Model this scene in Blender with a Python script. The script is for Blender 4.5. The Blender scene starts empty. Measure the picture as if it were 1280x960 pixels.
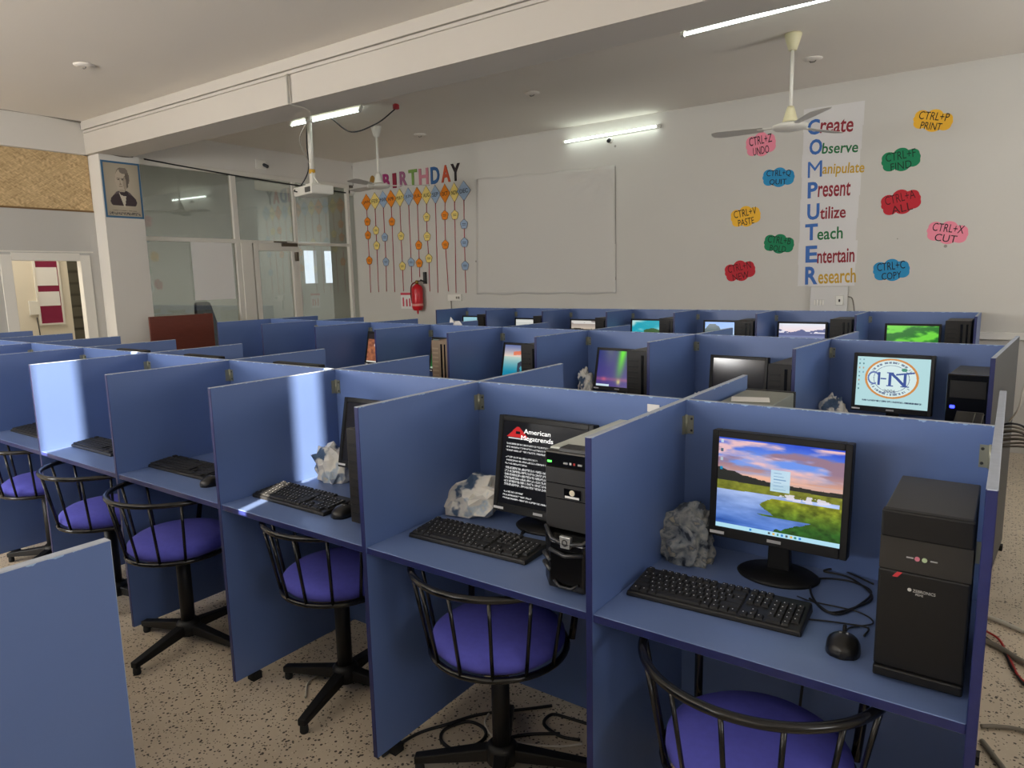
import bpy, bmesh, math, random
import numpy as np
from mathutils import Vector, Matrix
S = bpy.context.scene
COL = S.collection
PI = math.pi
# ------------------------------------------------------------------ camera, light, exposure
F_PX = 873.3
CAM = np.array([0.0, 0.0, 1.577])
RM = np.array([[0.8139278938906801, 0.5805603393802384, -0.021702407529859406],
               [-0.0699475142817173, 0.135011442557456, 0.9883720228863034],
               [-0.5767396703883814, 0.8029455789262788, -0.15049833847270272]])
cd = bpy.data.cameras.new('camera'); co = bpy.data.objects.new('camera', cd); COL.objects.link(co)
cd.sensor_width = 36; cd.lens = F_PX / 1280 * 36; cd.clip_start = 0.02
co.matrix_world = Matrix(((RM[0][0], RM[1][0], -RM[2][0], CAM[0]), (RM[0][1], RM[1][1], -RM[2][1], CAM[1]),
                          (RM[0][2], RM[1][2], -RM[2][2], CAM[2]), (0, 0, 0, 1)))
S.camera = co
S.view_settings.view_transform = 'Standard'; S.view_settings.look = 'None'
S.view_settings.gamma = 1.0; S.view_settings.use_curve_mapping = False
EXPO = 0.0
S.view_settings.exposure = EXPO
w = bpy.data.worlds.new('sky'); S.world = w; w.use_nodes = True
w.node_tree.nodes['Background'].inputs[0].default_value = (0.75, 0.85, 1.0, 1); w.node_tree.nodes['Background'].inputs[1].default_value = 2.5
SUN_AZ = (-0.2987, 0.9543); SUN_EL = math.radians(16)
SUN_E = 40.0
sd = bpy.data.lights.new('sun', 'SUN'); sd.energy = SUN_E; sd.angle = math.radians(0.2); sd.color = (1, 0.88, 0.70)
so = bpy.data.objects.new('sun', sd); COL.objects.link(so)
so.rotation_euler = Vector((SUN_AZ[0] * math.cos(SUN_EL), SUN_AZ[1] * math.cos(SUN_EL), -math.sin(SUN_EL))).to_track_quat('-Z', 'Y').to_euler()
so.location = (0, -6, 5)

def area(name, loc, d, sx, sy, power, color=(1, 1, 1)):
    l = bpy.data.lights.new(name, 'AREA'); l.shape = 'RECTANGLE'; l.size = sx; l.size_y = sy; l.energy = power; l.color = color
    o = bpy.data.objects.new(name, l); COL.objects.link(o); o.location = loc
    o.rotation_euler = Vector(d).to_track_quat('-Z', 'Z').to_euler()
    return o
# daylight coming in at the windows behind and to the right of the camera; added fill lamps light the next room and corridor
P_FRONT, P_RIGHT, P_NEXT, P_CORR = 190, 150, 90, 48
area('daylight', (-5.9, -3.3, 2.0), (0.15, 1, 0.35), 2.0, 1.1, P_FRONT * 1.35, (1, 0.985, 0.97))
area('daylight', (-2.9, -3.3, 2.25), (-.1, 1, 0.9), 2.0, 1.1, P_FRONT * 0.75, (1, 0.985, 0.97))
area('daylight', (0.6, -3.3, 2.25), (0, 1, 1.5), 2.0, 1.1, P_FRONT * 0.2, (1, 0.985, 0.97))
area('daylight', (2.7, 0.2, 2.2), (-1, 0, 0.8), 1.8, 1.1, P_RIGHT * 0.42, (0.95, 0.97, 1))
area('daylight', (2.7, 4.9, 2.2), (-1, 0, 0.8), 1.8, 1.1, P_RIGHT * 0.7, (0.95, 0.97, 1))
area('next_room_fill', (-8.25, 5.3, 1.3), (-1, 0, -.25), 1.6, .9, P_NEXT * .16, (0.98, 1, 0.97))
area('next_room_fill', (-9.9, 8.2, 3.2), (0, 0, -1), 1.6, 2.2, P_NEXT * .5, (0.95, 1, 0.96))
area('corridor_fill', (-8.65, 2.2, 3.1), (0, 0, -1), .8, 2.4, P_CORR, (1, 0.95, 0.86))

# ------------------------------------------------------------------ helpers
def ray(u, v): return RM[0] * (u - 640) / F_PX - RM[1] * (v - 480) / F_PX + RM[2]
def at(u, v, ax, val):
    d = ray(u, v); return Vector((CAM + d * (val - CAM[ax]) / d[ax]).tolist())
def lin(c): return tuple(((x / 255) / 12.92 if x / 255 <= 0.04045 else ((x / 255 + 0.055) / 1.055) ** 2.4) for x in c)
MATS = {}
def mat(name, rgb, rough=0.5, metal=0.0, spec=0.5, noise=None, emit=None, lin_in=False):
    """rgb in sRGB 0-255; noise=(scale, amount, stretch) mottles the colour"""
    if name in MATS: return MATS[name]
    m = bpy.data.materials.new(name); m.use_nodes = True; nt = m.node_tree; b = nt.nodes['Principled BSDF']
    c = rgb if lin_in else lin(rgb)
    b.inputs['Base Color'].default_value = (*c, 1); b.inputs['Roughness'].default_value = rough; b.inputs['Metallic'].default_value = metal
    b.inputs['Specular IOR Level'].default_value = spec
    if noise:
        sc, am, st = noise
        tc = nt.nodes.new('ShaderNodeTexCoord'); mp = nt.nodes.new('ShaderNodeMapping'); mp.inputs['Scale'].default_value = st
        nz = nt.nodes.new('ShaderNodeTexNoise'); nz.inputs['Scale'].default_value = sc; nz.inputs['Detail'].default_value = 5
        mx = nt.nodes.new('ShaderNodeMixRGB'); mx.inputs[1].default_value = (*[x * (1 - am) for x in c], 1); mx.inputs[2].default_value = (*[min(1, x * (1 + am)) for x in c], 1)
        nt.links.new(tc.outputs['Object'], mp.inputs[0]); nt.links.new(mp.outputs[0], nz.inputs[0]); nt.links.new(nz.outputs[0], mx.inputs[0]); nt.links.new(mx.outputs[0], b.inputs['Base Color'])
    if emit:
        b.inputs['Emission Color'].default_value = (*lin(emit[0]), 1); b.inputs['Emission Strength'].default_value = emit[1]
    MATS[name] = m
    return m

def link(name, me, parent=None, loc=None):
    o = bpy.data.objects.new(name, me); COL.objects.link(o)
    if parent: o.parent = parent
    if loc is not None: o.location = loc
    return o
def tag(o, label, cat, group=None):
    o['label'] = label; o['category'] = cat
    if group: o['group'] = group
    return o
def thing(name, label, cat, loc=(0, 0, 0), rz=0, group=None):
    o = link(name, None); o.location = loc; o.rotation_euler = (0, 0, rz); o.empty_display_size = 0.05
    return tag(o, label, cat, group)
class MB:
    """collects shapes and links them as ONE mesh object"""
    def __init__(s): s.bm = bmesh.new(); s.mi = 0
    def _m(s, faces):
        for f in faces: f.material_index = s.mi
    def box(s, x0, x1, y0, y1, z0, z1, M=None, mats=None):
        vs = [s.bm.verts.new((x, y, z)) for x in (x0, x1) for y in (y0, y1) for z in (z0, z1)]
        if M is not None:
            for v in vs: v.co = M @ v.co
        q = [(0, 1, 3, 2), (4, 6, 7, 5), (0, 4, 5, 1), (2, 3, 7, 6), (0, 2, 6, 4), (1, 5, 7, 3)]   # -x +x -y +y -z +z
        for i, f in enumerate(q):
            fc = s.bm.faces.new([vs[k] for k in f]); fc.material_index = mats[i] if mats else s.mi
        return s
    def hull8(s, b, t):
        """b,t: four bottom and four top points (ccw)"""
        vb = [s.bm.verts.new(p) for p in b]; vt = [s.bm.verts.new(p) for p in t]
        fs = [s.bm.faces.new(vb[::-1]), s.bm.faces.new(vt)]
        n = len(b)
        for i in range(n): fs.append(s.bm.faces.new((vb[i], vb[(i + 1) % n], vt[(i + 1) % n], vt[i])))
        s._m(fs); return s
    def prism(s, pts, depth, M=None):
        """pts in local xz plane, extruded along -y by depth"""
        a = [Vector((p[0], 0, p[1])) for p in pts]; b = [Vector((p[0], -depth, p[1])) for p in pts]
        if M is not None: a = [M @ p for p in a]; b = [M @ p for p in b]
        return s.hull8(a, b)
    def tube(s, pts, r, n=8, closed=False, cap=True):
        pts = [Vector(p) for p in pts]; m = len(pts); rings = []
        up = None
        for i, p in enumerate(pts):
            if closed: t = pts[(i + 1) % m] - pts[i - 1]
            else: t = pts[min(i + 1, m - 1)] - pts[max(i - 1, 0)]
            t.normalize()
            if up is None: up = Vector((0, 0, 1)) if abs(t.z) < 0.9 else Vector((1, 0, 0))
            a = up - t * up.dot(t)
            if a.length < 1e-4: a = t.orthogonal()
            a.normalize(); up = a; b = t.cross(a)
            rr = r[i] if isinstance(r, (list, tuple)) else r
            rings.append([s.bm.verts.new(p + (a * math.cos(2 * PI * k / n) + b * math.sin(2 * PI * k / n)) * rr) for k in range(n)])
        fs = []
        for i in range(m if closed else m - 1):
            A, B = rings[i], rings[(i + 1) % m]
            for k in range(n): fs.append(s.bm.faces.new((A[k], A[(k + 1) % n], B[(k + 1) % n], B[k])))
        if cap and not closed: fs.append(s.bm.faces.new(rings[0][::-1])); fs.append(s.bm.faces.new(rings[-1]))
        for f in fs: f.smooth = True
        s._m(fs); return s
    def lathe(s, prof, c=(0, 0, 0), n=24, M=None):
        """prof: (r, z) bottom to top"""
        c = Vector(c); rings = []
        for r, z in prof:
            ring = []
            for k in range(n):
                p = Vector((r * math.cos(2 * PI * k / n), r * math.sin(2 * PI * k / n), z))
                if M is not None: p = M @ p
                ring.append(s.bm.verts.new(p + c))
            rings.append(ring)
        fs = []
        for A, B in zip(rings, rings[1:]):
            for k in range(n): fs.append(s.bm.faces.new((A[k], A[(k + 1) % n], B[(k + 1) % n], B[k])))
        fs.append(s.bm.faces.new(rings[0][::-1])); fs.append(s.bm.faces.new(rings[-1]))
        for f in fs: f.smooth = len(f.verts) == 4
        s._m(fs); return s
    def mesh(s, name, mats):
        me = bpy.data.meshes.new(name); bmesh.ops.recalc_face_normals(s.bm, faces=s.bm.faces[:]); s.bm.to_mesh(me); s.bm.free()
        for m in (mats if isinstance(mats, (list, tuple)) else [mats]): me.materials.append(m)
        return me
    def build(s, name, mats, parent=None, loc=None, bevel=0, seg=2):
        o = link(name, s.mesh(name, mats), parent, loc)
        if bevel:
            b = o.modifiers.new('bevel', 'BEVEL'); b.width = bevel; b.segments = seg; b.limit_method = 'ANGLE'; b.angle_limit = math.radians(40)
        return o
def box(name, x0, x1, y0, y1, z0, z1, m, parent=None, bevel=0): return MB().box(x0, x1, y0, y1, z0, z1).build(name, m, parent, bevel=bevel)
def struct(o): o['kind'] = 'structure'; return o
def copy_tree(o, parent=None):
    c = o.copy(); COL.objects.link(c)
    if parent: c.parent = parent
    for ch in list(o.children): copy_tree(ch, c)
    return c
def bez(pts, n=8):
    """Catmull-Rom through pts"""
    P = [Vector(p) for p in pts]; P = [P[0] * 2 - P[1]] + P + [P[-1] * 2 - P[-2]]; out = []
    for i in range(1, len(P) - 2):
        a, b, c, d = P[i - 1:i + 3]
        for k in range(n):
            t = k / n
            out.append(0.5 * ((2 * b) + (c - a) * t + (2 * a - 5 * b + 4 * c - d) * t * t + (3 * b - a - 3 * c + d) * t ** 3))
    out.append(P[-2]); return out
def text_mesh(body, W, H, depth=0.001, bold=0.0):
    """flat lettering fitted to W x H, centred, lying in the local xz plane and facing -y"""
    cu = bpy.data.curves.new('lettering', 'FONT'); cu.body = body; cu.align_x = 'CENTER'; cu.align_y = 'CENTER'; cu.extrude = 0.01; cu.offset = bold; cu.resolution_u = 3
    o = bpy.data.objects.new('lettering', cu); COL.objects.link(o); bpy.context.view_layer.update()
    me = bpy.data.meshes.new_from_object(o.evaluated_get(bpy.context.evaluated_depsgraph_get()))
    COL.objects.unlink(o); bpy.data.objects.remove(o)
    n = len(me.vertices); a = np.empty(n * 3); me.vertices.foreach_get('co', a); a = a.reshape(-1, 3)
    lo, hi = a.min(0), a.max(0); c = (lo + hi) / 2; sp = hi - lo
    x = (a[:, 0] - c[0]) / sp[0] * W; z = (a[:, 1] - c[1]) / sp[1] * H; y = -(a[:, 2] - lo[2]) / sp[2] * depth
    me.vertices.foreach_set('co', np.stack([x, y, z], 1).ravel()); me.update()
    return me
def text(name, body, W, H, m, parent=None, loc=(0, 0, 0), rot=0.0, depth=0.001, bold=0.0):
    me = text_mesh(body, W, H, depth, bold); me.name = name; me.materials.clear(); me.materials.append(m)
    o = link(name, me, parent, loc); o.rotation_euler = (0, -rot, 0); return o
def picture(name, img, W, H, m, parent=None, loc=(0, 0, 0)):
    """img: rows from the top, sRGB 0..255; a flat printed or lit picture in the local xz plane facing -y"""
    ny, nx = img.shape[:2]
    xs = np.linspace(-W / 2, W / 2, nx + 1); zs = np.linspace(H / 2, -H / 2, ny + 1)
    X, Z = np.meshgrid(xs, zs); V = np.stack([X, np.zeros_like(X), Z], -1).reshape(-1, 3)
    i = np.arange(nx)[None, :] + np.arange(ny)[:, None] * (nx + 1)
    Fq = np.stack([i, i + nx + 1, i + nx + 2, i + 1], -1).reshape(-1, 4)
    me = bpy.data.meshes.new(name); me.from_pydata(V.tolist(), [], Fq.tolist()); me.materials.append(m)
    c = np.clip(img.reshape(-1, 3) / 255.0, 0, 1); c = np.where(c <= 0.04045, c / 12.92, ((c + 0.055) / 1.055) ** 2.4)
    c = np.concatenate([c, np.ones((len(c), 1))], 1); c = np.repeat(c, 4, axis=0)
    at_ = me.color_attributes.new('Col', 'FLOAT_COLOR', 'CORNER'); at_.data.foreach_set('color', c.ravel().astype(np.float32))
    return link(name, me, parent, loc)

# ------------------------------------------------------------------ materials
def panel_mat(name, rgb, chips=True):
    m = mat(name, rgb, 0.38, noise=(3.0, 0.10, (1, 1, 1)))
    if chips:
        nt = m.node_tree; b = nt.nodes['Principled BSDF']; src = b.inputs['Base Color'].links[0].from_socket
        g = nt.nodes.new('ShaderNodeNewGeometry'); sx = nt.nodes.new('ShaderNodeSeparateXYZ'); nt.links.new(g.outputs['Position'], sx.inputs[0])
        mr = nt.nodes.new('ShaderNodeMapRange'); mr.inputs[1].default_value = 1.182; mr.inputs[2].default_value = 1.2; nt.links.new(sx.outputs[2], mr.inputs[0])
        nz = nt.nodes.new('ShaderNodeTexNoise'); nz.inputs['Scale'].default_value = 45; nz.inputs['Detail'].default_value = 3; nt.links.new(g.outputs['Position'], nz.inputs[0])
        mu = nt.nodes.new('ShaderNodeMath'); mu.operation = 'MULTIPLY'; nt.links.new(mr.outputs[0], mu.inputs[0]); nt.links.new(nz.outputs[0], mu.inputs[1])
        gt = nt.nodes.new('ShaderNodeMath'); gt.operation = 'GREATER_THAN'; gt.inputs[1].default_value = 0.50; nt.links.new(mu.outputs[0], gt.inputs[0])
        mx = nt.nodes.new('ShaderNodeMixRGB'); mx.inputs[2].default_value = (*lin((150, 180, 215)), 1); nt.links.new(gt.outputs[0], mx.inputs[0]); nt.links.new(src, mx.inputs[1]); nt.links.new(mx.outputs[0], b.inputs['Base Color'])
    return m
BLUE = panel_mat('blue_laminate', (92, 115, 166))
BLUE_DESK = mat('blue_desktop_laminate', (102, 122, 166), 0.33, noise=(5, 0.08, (1, 1, 1)))
NAVY = mat('navy_edge_band', (30, 38, 92), 0.4, noise=(30, 0.25, (1, 1, 1)))
RAW = mat('worn_pale_board_edge', (172, 180, 194), 0.7, noise=(40, 0.15, (1, 1, 1)))
DARKSIDE = mat('charcoal_laminate', (62, 64, 68), 0.5)
CHROME = mat('zinc_hinge', (150, 152, 138), 0.4, 0.6)
BLACKP = mat('black_plastic', (15, 15, 16), 0.5, spec=.35)
BLACKG = mat('glossy_black_plastic', (10, 10, 11), 0.18)
BLACKM = mat('matt_black_steel', (44, 45, 47), 0.45)
TUBEBLK = mat('black_enamel_tube', (15, 15, 16), 0.2)
KEYM = mat('black_keycap', (38, 38, 39), 0.6, spec=.35)
KEYB = mat('black_keyboard_case', (30, 30, 31), 0.45, spec=.35)
LEGEND = mat('white_print', (220, 220, 220), 0.6)
CUSH = mat('violet_blue_fabric', (88, 90, 196), 0.9, noise=(60, 0.12, (1, 1, 1)))
RUBBER = mat('black_rubber', (18, 18, 18), 0.8)
WHITEP = mat('white_plastic', (225, 222, 212), 0.4)
CREAM = mat('cream_plastic', (228, 220, 180), 0.4)
ALU = mat('anodised_aluminium', (222, 218, 208), 0.4, 0.1)
WALL = mat('white_emulsion', (214, 210, 202), 0.9, noise=(1.3, 0.05, (1, 1, 1)))
WALLBACK = mat('white_emulsion_back', (200, 197, 189), 0.9, noise=(1.1, 0.05, (1, 1, 1)))
def specks(m):
    nt = m.node_tree; b = nt.nodes['Principled BSDF']; src = b.inputs['Base Color'].links[0].from_socket; g = nt.nodes.new('ShaderNodeNewGeometry')
    v = nt.nodes.new('ShaderNodeTexVoronoi'); v.inputs['Scale'].default_value = 2.6; nt.links.new(g.outputs['Position'], v.inputs[0]); lt = nt.nodes.new('ShaderNodeMath'); lt.operation = 'LESS_THAN'; lt.inputs[1].default_value = .035; nt.links.new(v.outputs['Distance'], lt.inputs[0])
    sp = nt.nodes.new('ShaderNodeSeparateColor'); nt.links.new(v.outputs['Color'], sp.inputs[0]); mu = nt.nodes.new('ShaderNodeMath'); mu.operation = 'MULTIPLY'; nt.links.new(lt.outputs[0], mu.inputs[0]); nt.links.new(sp.outputs[1], mu.inputs[1])
    mx = nt.nodes.new('ShaderNodeMixRGB'); mx.inputs[2].default_value = (*lin((128, 122, 114)), 1); nt.links.new(mu.outputs[0], mx.inputs[0]); nt.links.new(src, mx.inputs[1]); nt.links.new(mx.outputs[0], b.inputs['Base Color'])
specks(WALLBACK)
CEIL = mat('ceiling_paint', (232, 225, 214), 0.95, noise=(0.8, 0.04, (1, 1, 1)))
BEAMM = mat('beam_paint', (198, 192, 182), 0.9, noise=(1.5, 0.04, (1, 1, 1)))
GREYP = mat('grey_white_panel', (186, 184, 178), 0.6)
CABLEB = mat('black_cable', (20, 20, 22), 0.5)
CABLEW = mat('white_cable', (205, 200, 188), 0.5)
CABLEG = mat('grey_cable', (120, 114, 104), 0.6)
CABLER = mat('red_cable', (170, 40, 35), 0.5)
RED = mat('red_enamel', (196, 22, 34), 0.3)
PAPER = mat('white_paper', (226, 224, 220), 0.8)
INK = mat('black_ink', (28, 26, 26), 0.8)
def floor_mat():
    m = bpy.data.materials.new('terrazzo'); m.use_nodes = True; nt = m.node_tree; b = nt.nodes['Principled BSDF']; b.inputs['Roughness'].default_value = 0.45
    g = nt.nodes.new('ShaderNodeNewGeometry')
    base = nt.nodes.new('ShaderNodeTexNoise'); base.inputs['Scale'].default_value = 4; base.inputs['Detail'].default_value = 6
    cr = nt.nodes.new('ShaderNodeValToRGB'); cr.color_ramp.elements[0].color = (*lin((180, 166, 145)), 1); cr.color_ramp.elements[1].color = (*lin((216, 202, 180)), 1)
    nt.links.new(g.outputs['Position'], base.inputs[0]); nt.links.new(base.outputs[0], cr.inputs[0]); last = cr.outputs[0]
    for sc, th, pick, colr in ((55, 0.27, 0.45, (70, 62, 54)), (92, 0.27, 0.42, (90, 80, 68)), (70, 0.25, 0.6, (204, 194, 174))):
        v = nt.nodes.new('ShaderNodeTexVoronoi'); v.inputs['Scale'].default_value = sc; nt.links.new(g.outputs['Position'], v.inputs[0])
        lt = nt.nodes.new('ShaderNodeMath'); lt.operation = 'LESS_THAN'; lt.inputs[1].default_value = th; nt.links.new(v.outputs['Distance'], lt.inputs[0])
        sp = nt.nodes.new('ShaderNodeSeparateColor'); nt.links.new(v.outputs['Color'], sp.inputs[0])
        gt = nt.nodes.new('ShaderNodeMath'); gt.operation = 'GREATER_THAN'; gt.inputs[1].default_value = pick; nt.links.new(sp.outputs[0], gt.inputs[0])
        mu = nt.nodes.new('ShaderNodeMath'); mu.operation = 'MULTIPLY'; nt.links.new(lt.outputs[0], mu.inputs[0]); nt.links.new(gt.outputs[0], mu.inputs[1])
        mx = nt.nodes.new('ShaderNodeMixRGB'); mx.inputs[2].default_value = (*lin(colr), 1); nt.links.new(mu.outputs[0], mx.inputs[0]); nt.links.new(last, mx.inputs[1]); last = mx.outputs[0]
    nt.links.new(last, b.inputs['Base Color']); return m
TERR = floor_mat()
def glass_mat(name, tint, refl):
    m = bpy.data.materials.new(name); m.use_nodes = True; nt = m.node_tree; nt.nodes.remove(nt.nodes['Principled BSDF'])
    t = nt.nodes.new('ShaderNodeBsdfTransparent'); t.inputs[0].default_value = (*lin(tint), 1)
    g = nt.nodes.new('ShaderNodeBsdfGlossy'); g.inputs['Roughness'].default_value = 0.03; g.inputs[0].default_value = (0.92, 0.93, 0.92, 1)
    mx = nt.nodes.new('ShaderNodeMixShader'); mx.inputs[0].default_value = refl
    nt.links.new(t.outputs[0], mx.inputs[1]); nt.links.new(g.outputs[0], mx.inputs[2]); nt.links.new(mx.outputs[0], nt.nodes['Material Output'].inputs[0]); return m
GLASS = glass_mat('clear_glass', (222, 223, 219), 0.14)
def bamboo_mat():
    m = bpy.data.materials.new('woven_bamboo'); m.use_nodes = True; nt = m.node_tree; b = nt.nodes['Principled BSDF']; b.inputs['Roughness'].default_value = 0.7
    tc = nt.nodes.new('ShaderNodeTexCoord')
    outs = []
    for ang in (0.55, -0.55):
        mp = nt.nodes.new('ShaderNodeMapping'); mp.vector_type = 'TEXTURE'; mp.inputs['Rotation'].default_value = (ang, 0, 0); mp.inputs['Scale'].default_value = (1, .3, .022)
        nz = nt.nodes.new('ShaderNodeTexNoise'); nz.inputs['Scale'].default_value = 1.4; nz.inputs['Detail'].default_value = 4
        nt.links.new(tc.outputs['Object'], mp.inputs[0]); nt.links.new(mp.outputs[0], nz.inputs[0]); outs.append(nz.outputs[0])
    ck = nt.nodes.new('ShaderNodeTexWave'); ck.inputs['Scale'].default_value = 7; ck.bands_direction = 'Y'; nt.links.new(tc.outputs['Object'], ck.inputs[0])
    mx = nt.nodes.new('ShaderNodeMixRGB'); nt.links.new(ck.outputs[1], mx.inputs[0]); nt.links.new(outs[0], mx.inputs[1]); nt.links.new(outs[1], mx.inputs[2])
    cr = nt.nodes.new('ShaderNodeValToRGB'); cr.color_ramp.elements[0].position = 0.3; cr.color_ramp.elements[1].position = 0.68
    cr.color_ramp.elements[0].color = (*lin((158, 130, 88)), 1); cr.color_ramp.elements[1].color = (*lin((222, 194, 146)), 1)
    nt.links.new(mx.outputs[0], cr.inputs[0]); nt.links.new(cr.outputs[0], b.inputs['Base Color']); return m
def vcol_mat(name, emit):
    m = bpy.data.materials.new(name); m.use_nodes = True; nt = m.node_tree; b = nt.nodes['Principled BSDF']
    a = nt.nodes.new('ShaderNodeVertexColor'); a.layer_name = 'Col'
    if emit:
        b.inputs['Base Color'].default_value = (0.005, 0.005, 0.006, 1); b.inputs['Roughness'].default_value = 0.18; b.inputs['Specular IOR Level'].default_value = 0.3
        nt.links.new(a.outputs[0], b.inputs['Emission Color']); b.inputs['Emission Strength'].default_value = emit
    else:
        nt.links.new(a.outputs[0], b.inputs['Base Color']); b.inputs['Roughness'].default_value = 0.6
    return m
SCREEN = vcol_mat('lit_screen', 1.0)
PRINT = vcol_mat('printed_picture', 0)
TUBE = mat('lit_fluorescent_tube', (250, 255, 250), 0.4, emit=((240, 255, 248), 8.0))
LEDB = mat('blue_led', (40, 50, 255), 0.4, emit=((50, 60, 255), 5.0))
LEDW = mat('white_led', (255, 255, 250), 0.4, emit=((255, 250, 235), 3.0))
LEDG = mat('green_led', (80, 255, 90), 0.4, emit=((90, 255, 90), 2.5))

# ------------------------------------------------------------------ room shell
YB = 7.22; XL = -7.95; ZC = 3.27; XR = 2.8; YF = -3.5
struct(box('floor', -12.2, XR + .2, YF - .2, 12, -0.1, 0, TERR))
struct(box('ceiling', -12.2, XR + .2, YF - .2, 12, ZC, ZC + 0.12, CEIL))
struct(box('wall_back', XL - .02, XR + .2, YB, YB + 0.2, 0, ZC, WALLBACK))
def wall_holes(name, axis, p0, p1, a0, a1, holes, m):
    """a wall between p0,p1 across `axis`, running a0..a1 along the other, with openings (b0,b1,z0,z1)"""
    mb = MB()
    def bx(b0, b1, z0, z1):
        if b1 - b0 < 1e-4 or z1 - z0 < 1e-4: return
        if axis == 'y': mb.box(b0, b1, p0, p1, z0, z1)
        else: mb.box(p0, p1, b0, b1, z0, z1)
    c = a0
    for b0, b1, z0, z1 in sorted(holes):
        bx(c, b0, 0, ZC); bx(b0, b1, 0, z0); bx(b0, b1, z1, ZC); c = b1
    bx(c, a1, 0, ZC)
    return struct(mb.build(name, m))
fw = [(-6.9, -4.9, 0.8, 2.95), (-3.9, -1.9, 0.8, 2.95), (-1.4, 1.6, 0.8, 2.95)]
wall_holes('wall_front', 'y', YF - .2, YF, -8.3, XR + .2, fw, WALL)
rw = [(-0.8, 1.2, 0.9, 2.8), (3.9, 5.9, 0.9, 2.8)]
wall_holes('wall_right', 'x', XR, XR + .2, YF - .2, YB + .2, rw, WALL)
CURT = mat('pale_curtain', (215, 205, 190), 0.95)
def curtain(name, x0, x1, y, axis='y'):
    mb = MB(); n = max(6, int((x1 - x0) / 0.05)); pts = []
    prof = [(x0 + (x1 - x0) * i / n, y + 0.02 * (-1) ** i) for i in range(n + 1)]
    a = [Vector((p[0], p[1], 0.7)) if axis == 'y' else Vector((p[1], p[0], 0.7)) for p in prof]
    b = [Vector((p.x, p.y, 3.05)) for p in a]
    va = [mb.bm.verts.new(p) for p in a]; vb = [mb.bm.verts.new(p) for p in b]
    for i in range(n): mb.bm.faces.new((va[i], va[i + 1], vb[i + 1], vb[i]))
    o = mb.build(name, CURT); s = o.modifiers.new('thick', 'SOLIDIFY'); s.thickness = 0.006
    return o
SL_A = (-0.734, 0.042); SL_B = (-2.428, 0.064)          # gaps left in the added, unseen curtains to shape the sunbeams
tag(curtain('curtain', -7.0, -4.8, YF + .06), 'unseen pale curtain added to block sun at the window behind the viewer at the far left end', 'curtain')
tag(curtain('curtain', -4.0, SL_B[0] - SL_B[1] / 2, YF + .06), 'unseen pale curtain added to block sun on the middle rear window, left of its gap', 'curtain')
tag(curtain('curtain', SL_B[0] + SL_B[1] / 2, -1.8, YF + .06), 'unseen pale narrow curtain added to block sun on the middle rear window, right of its gap', 'curtain')
tag(curtain('curtain', -1.5, SL_A[0] - SL_A[1] / 2, YF + .06), 'unseen pale narrow curtain added to block sun on the wide rear window, left of its gap', 'curtain')
tag(curtain('curtain', SL_A[0] + SL_A[1] / 2, 1.7, YF + .06), 'unseen pale wide curtain added to block sun on the wide rear window, right of its gap', 'curtain')
tag(curtain('curtain', -0.9, 1.3, XR - .06, 'x'), 'unseen pale curtain added to block sun at the right-hand window nearest the viewer', 'curtain')
tag(curtain('curtain', 3.8, 6.0, XR - .06, 'x'), 'unseen pale curtain added to block sun at the right-hand window by the middle row', 'curtain')
# beam, column, left wall
bm_ = MB(); M_ = Matrix.Translation((-4, 3.65, 0)) @ Matrix.Rotation(0.011, 4, 'Z')
bm_.box(-4.15, 7.0, 0, 0.36, 2.945, ZC, M_); struct(bm_.build('trim_1', BEAMM))
bm_ = MB(); bm_.box(-4.0, 7.0, -0.03, 0.0, ZC - 0.085, ZC, M_); bm_.box(-4.0, 7.0, -0.018, 0.0, ZC - 0.115, ZC - 0.09, M_); struct(bm_.build('trim_2', BEAMM, bevel=0.004))
struct(box('trim_3', -8.14, -7.85, 3.655, 4.07, 0, 2.96, WALL))                     # column
struct(box('trim_4', -8.3, -8.02, YF, 3.64, 2.945, ZC, WALL))                        # beam over the left wall
struct(box('trim_5', XL - .12, XL, 4.05, YB + .05, 2.955, ZC, WALL))                 # wall strip over the glass partition
# recessed left wall: woven mat, board, framed opening into the corridor
XW = -8.08
oy0, oy1, oz1 = 2.83, 3.46, 1.85
mb = MB(); mb.box(XW - .1, XW, YF, oy0 - .05, 0, 2.37); mb.box(XW - .1, XW, oy1 + .05, 3.655, 0, 2.37); mb.box(XW - .1, XW, oy0 - .05, oy1 + .05, oz1 + .06, 2.37)
struct(mb.build('wall_left', GREYP))
mb = MB(); mb.box(XW - .08, XW + .01, oy0 - .1, oy0, 0, oz1 + .06); mb.box(XW - .08, XW + .01, oy1, oy1 + .1, 0, oz1 + .06); mb.box(XW - .08, XW + .01, oy0, oy1, oz1, oz1 + .08)
mb.box(XW - .03, XW + .004, 2.2, 3.6, oz1 + .085, oz1 + .10)
struct(mb.build('door_1', ALU, bevel=0.003))
t = thing('bamboo_mat', 'woven tan bamboo mat filling the upper opening left of the column', 'mat', (XW, 2.5, 2.65))
mb = MB(); mb.box(-.03, -.005, -6, 1.15, -.275, .30); mb.build('mat_sheet', bamboo_mat(), t)
mb = MB(); mb.box(-.012, .008, -6, 1.15, -.29, -.272); mb.build('lower_lath', mat('brown_lath', (120, 92, 58), 0.7), t)
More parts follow.
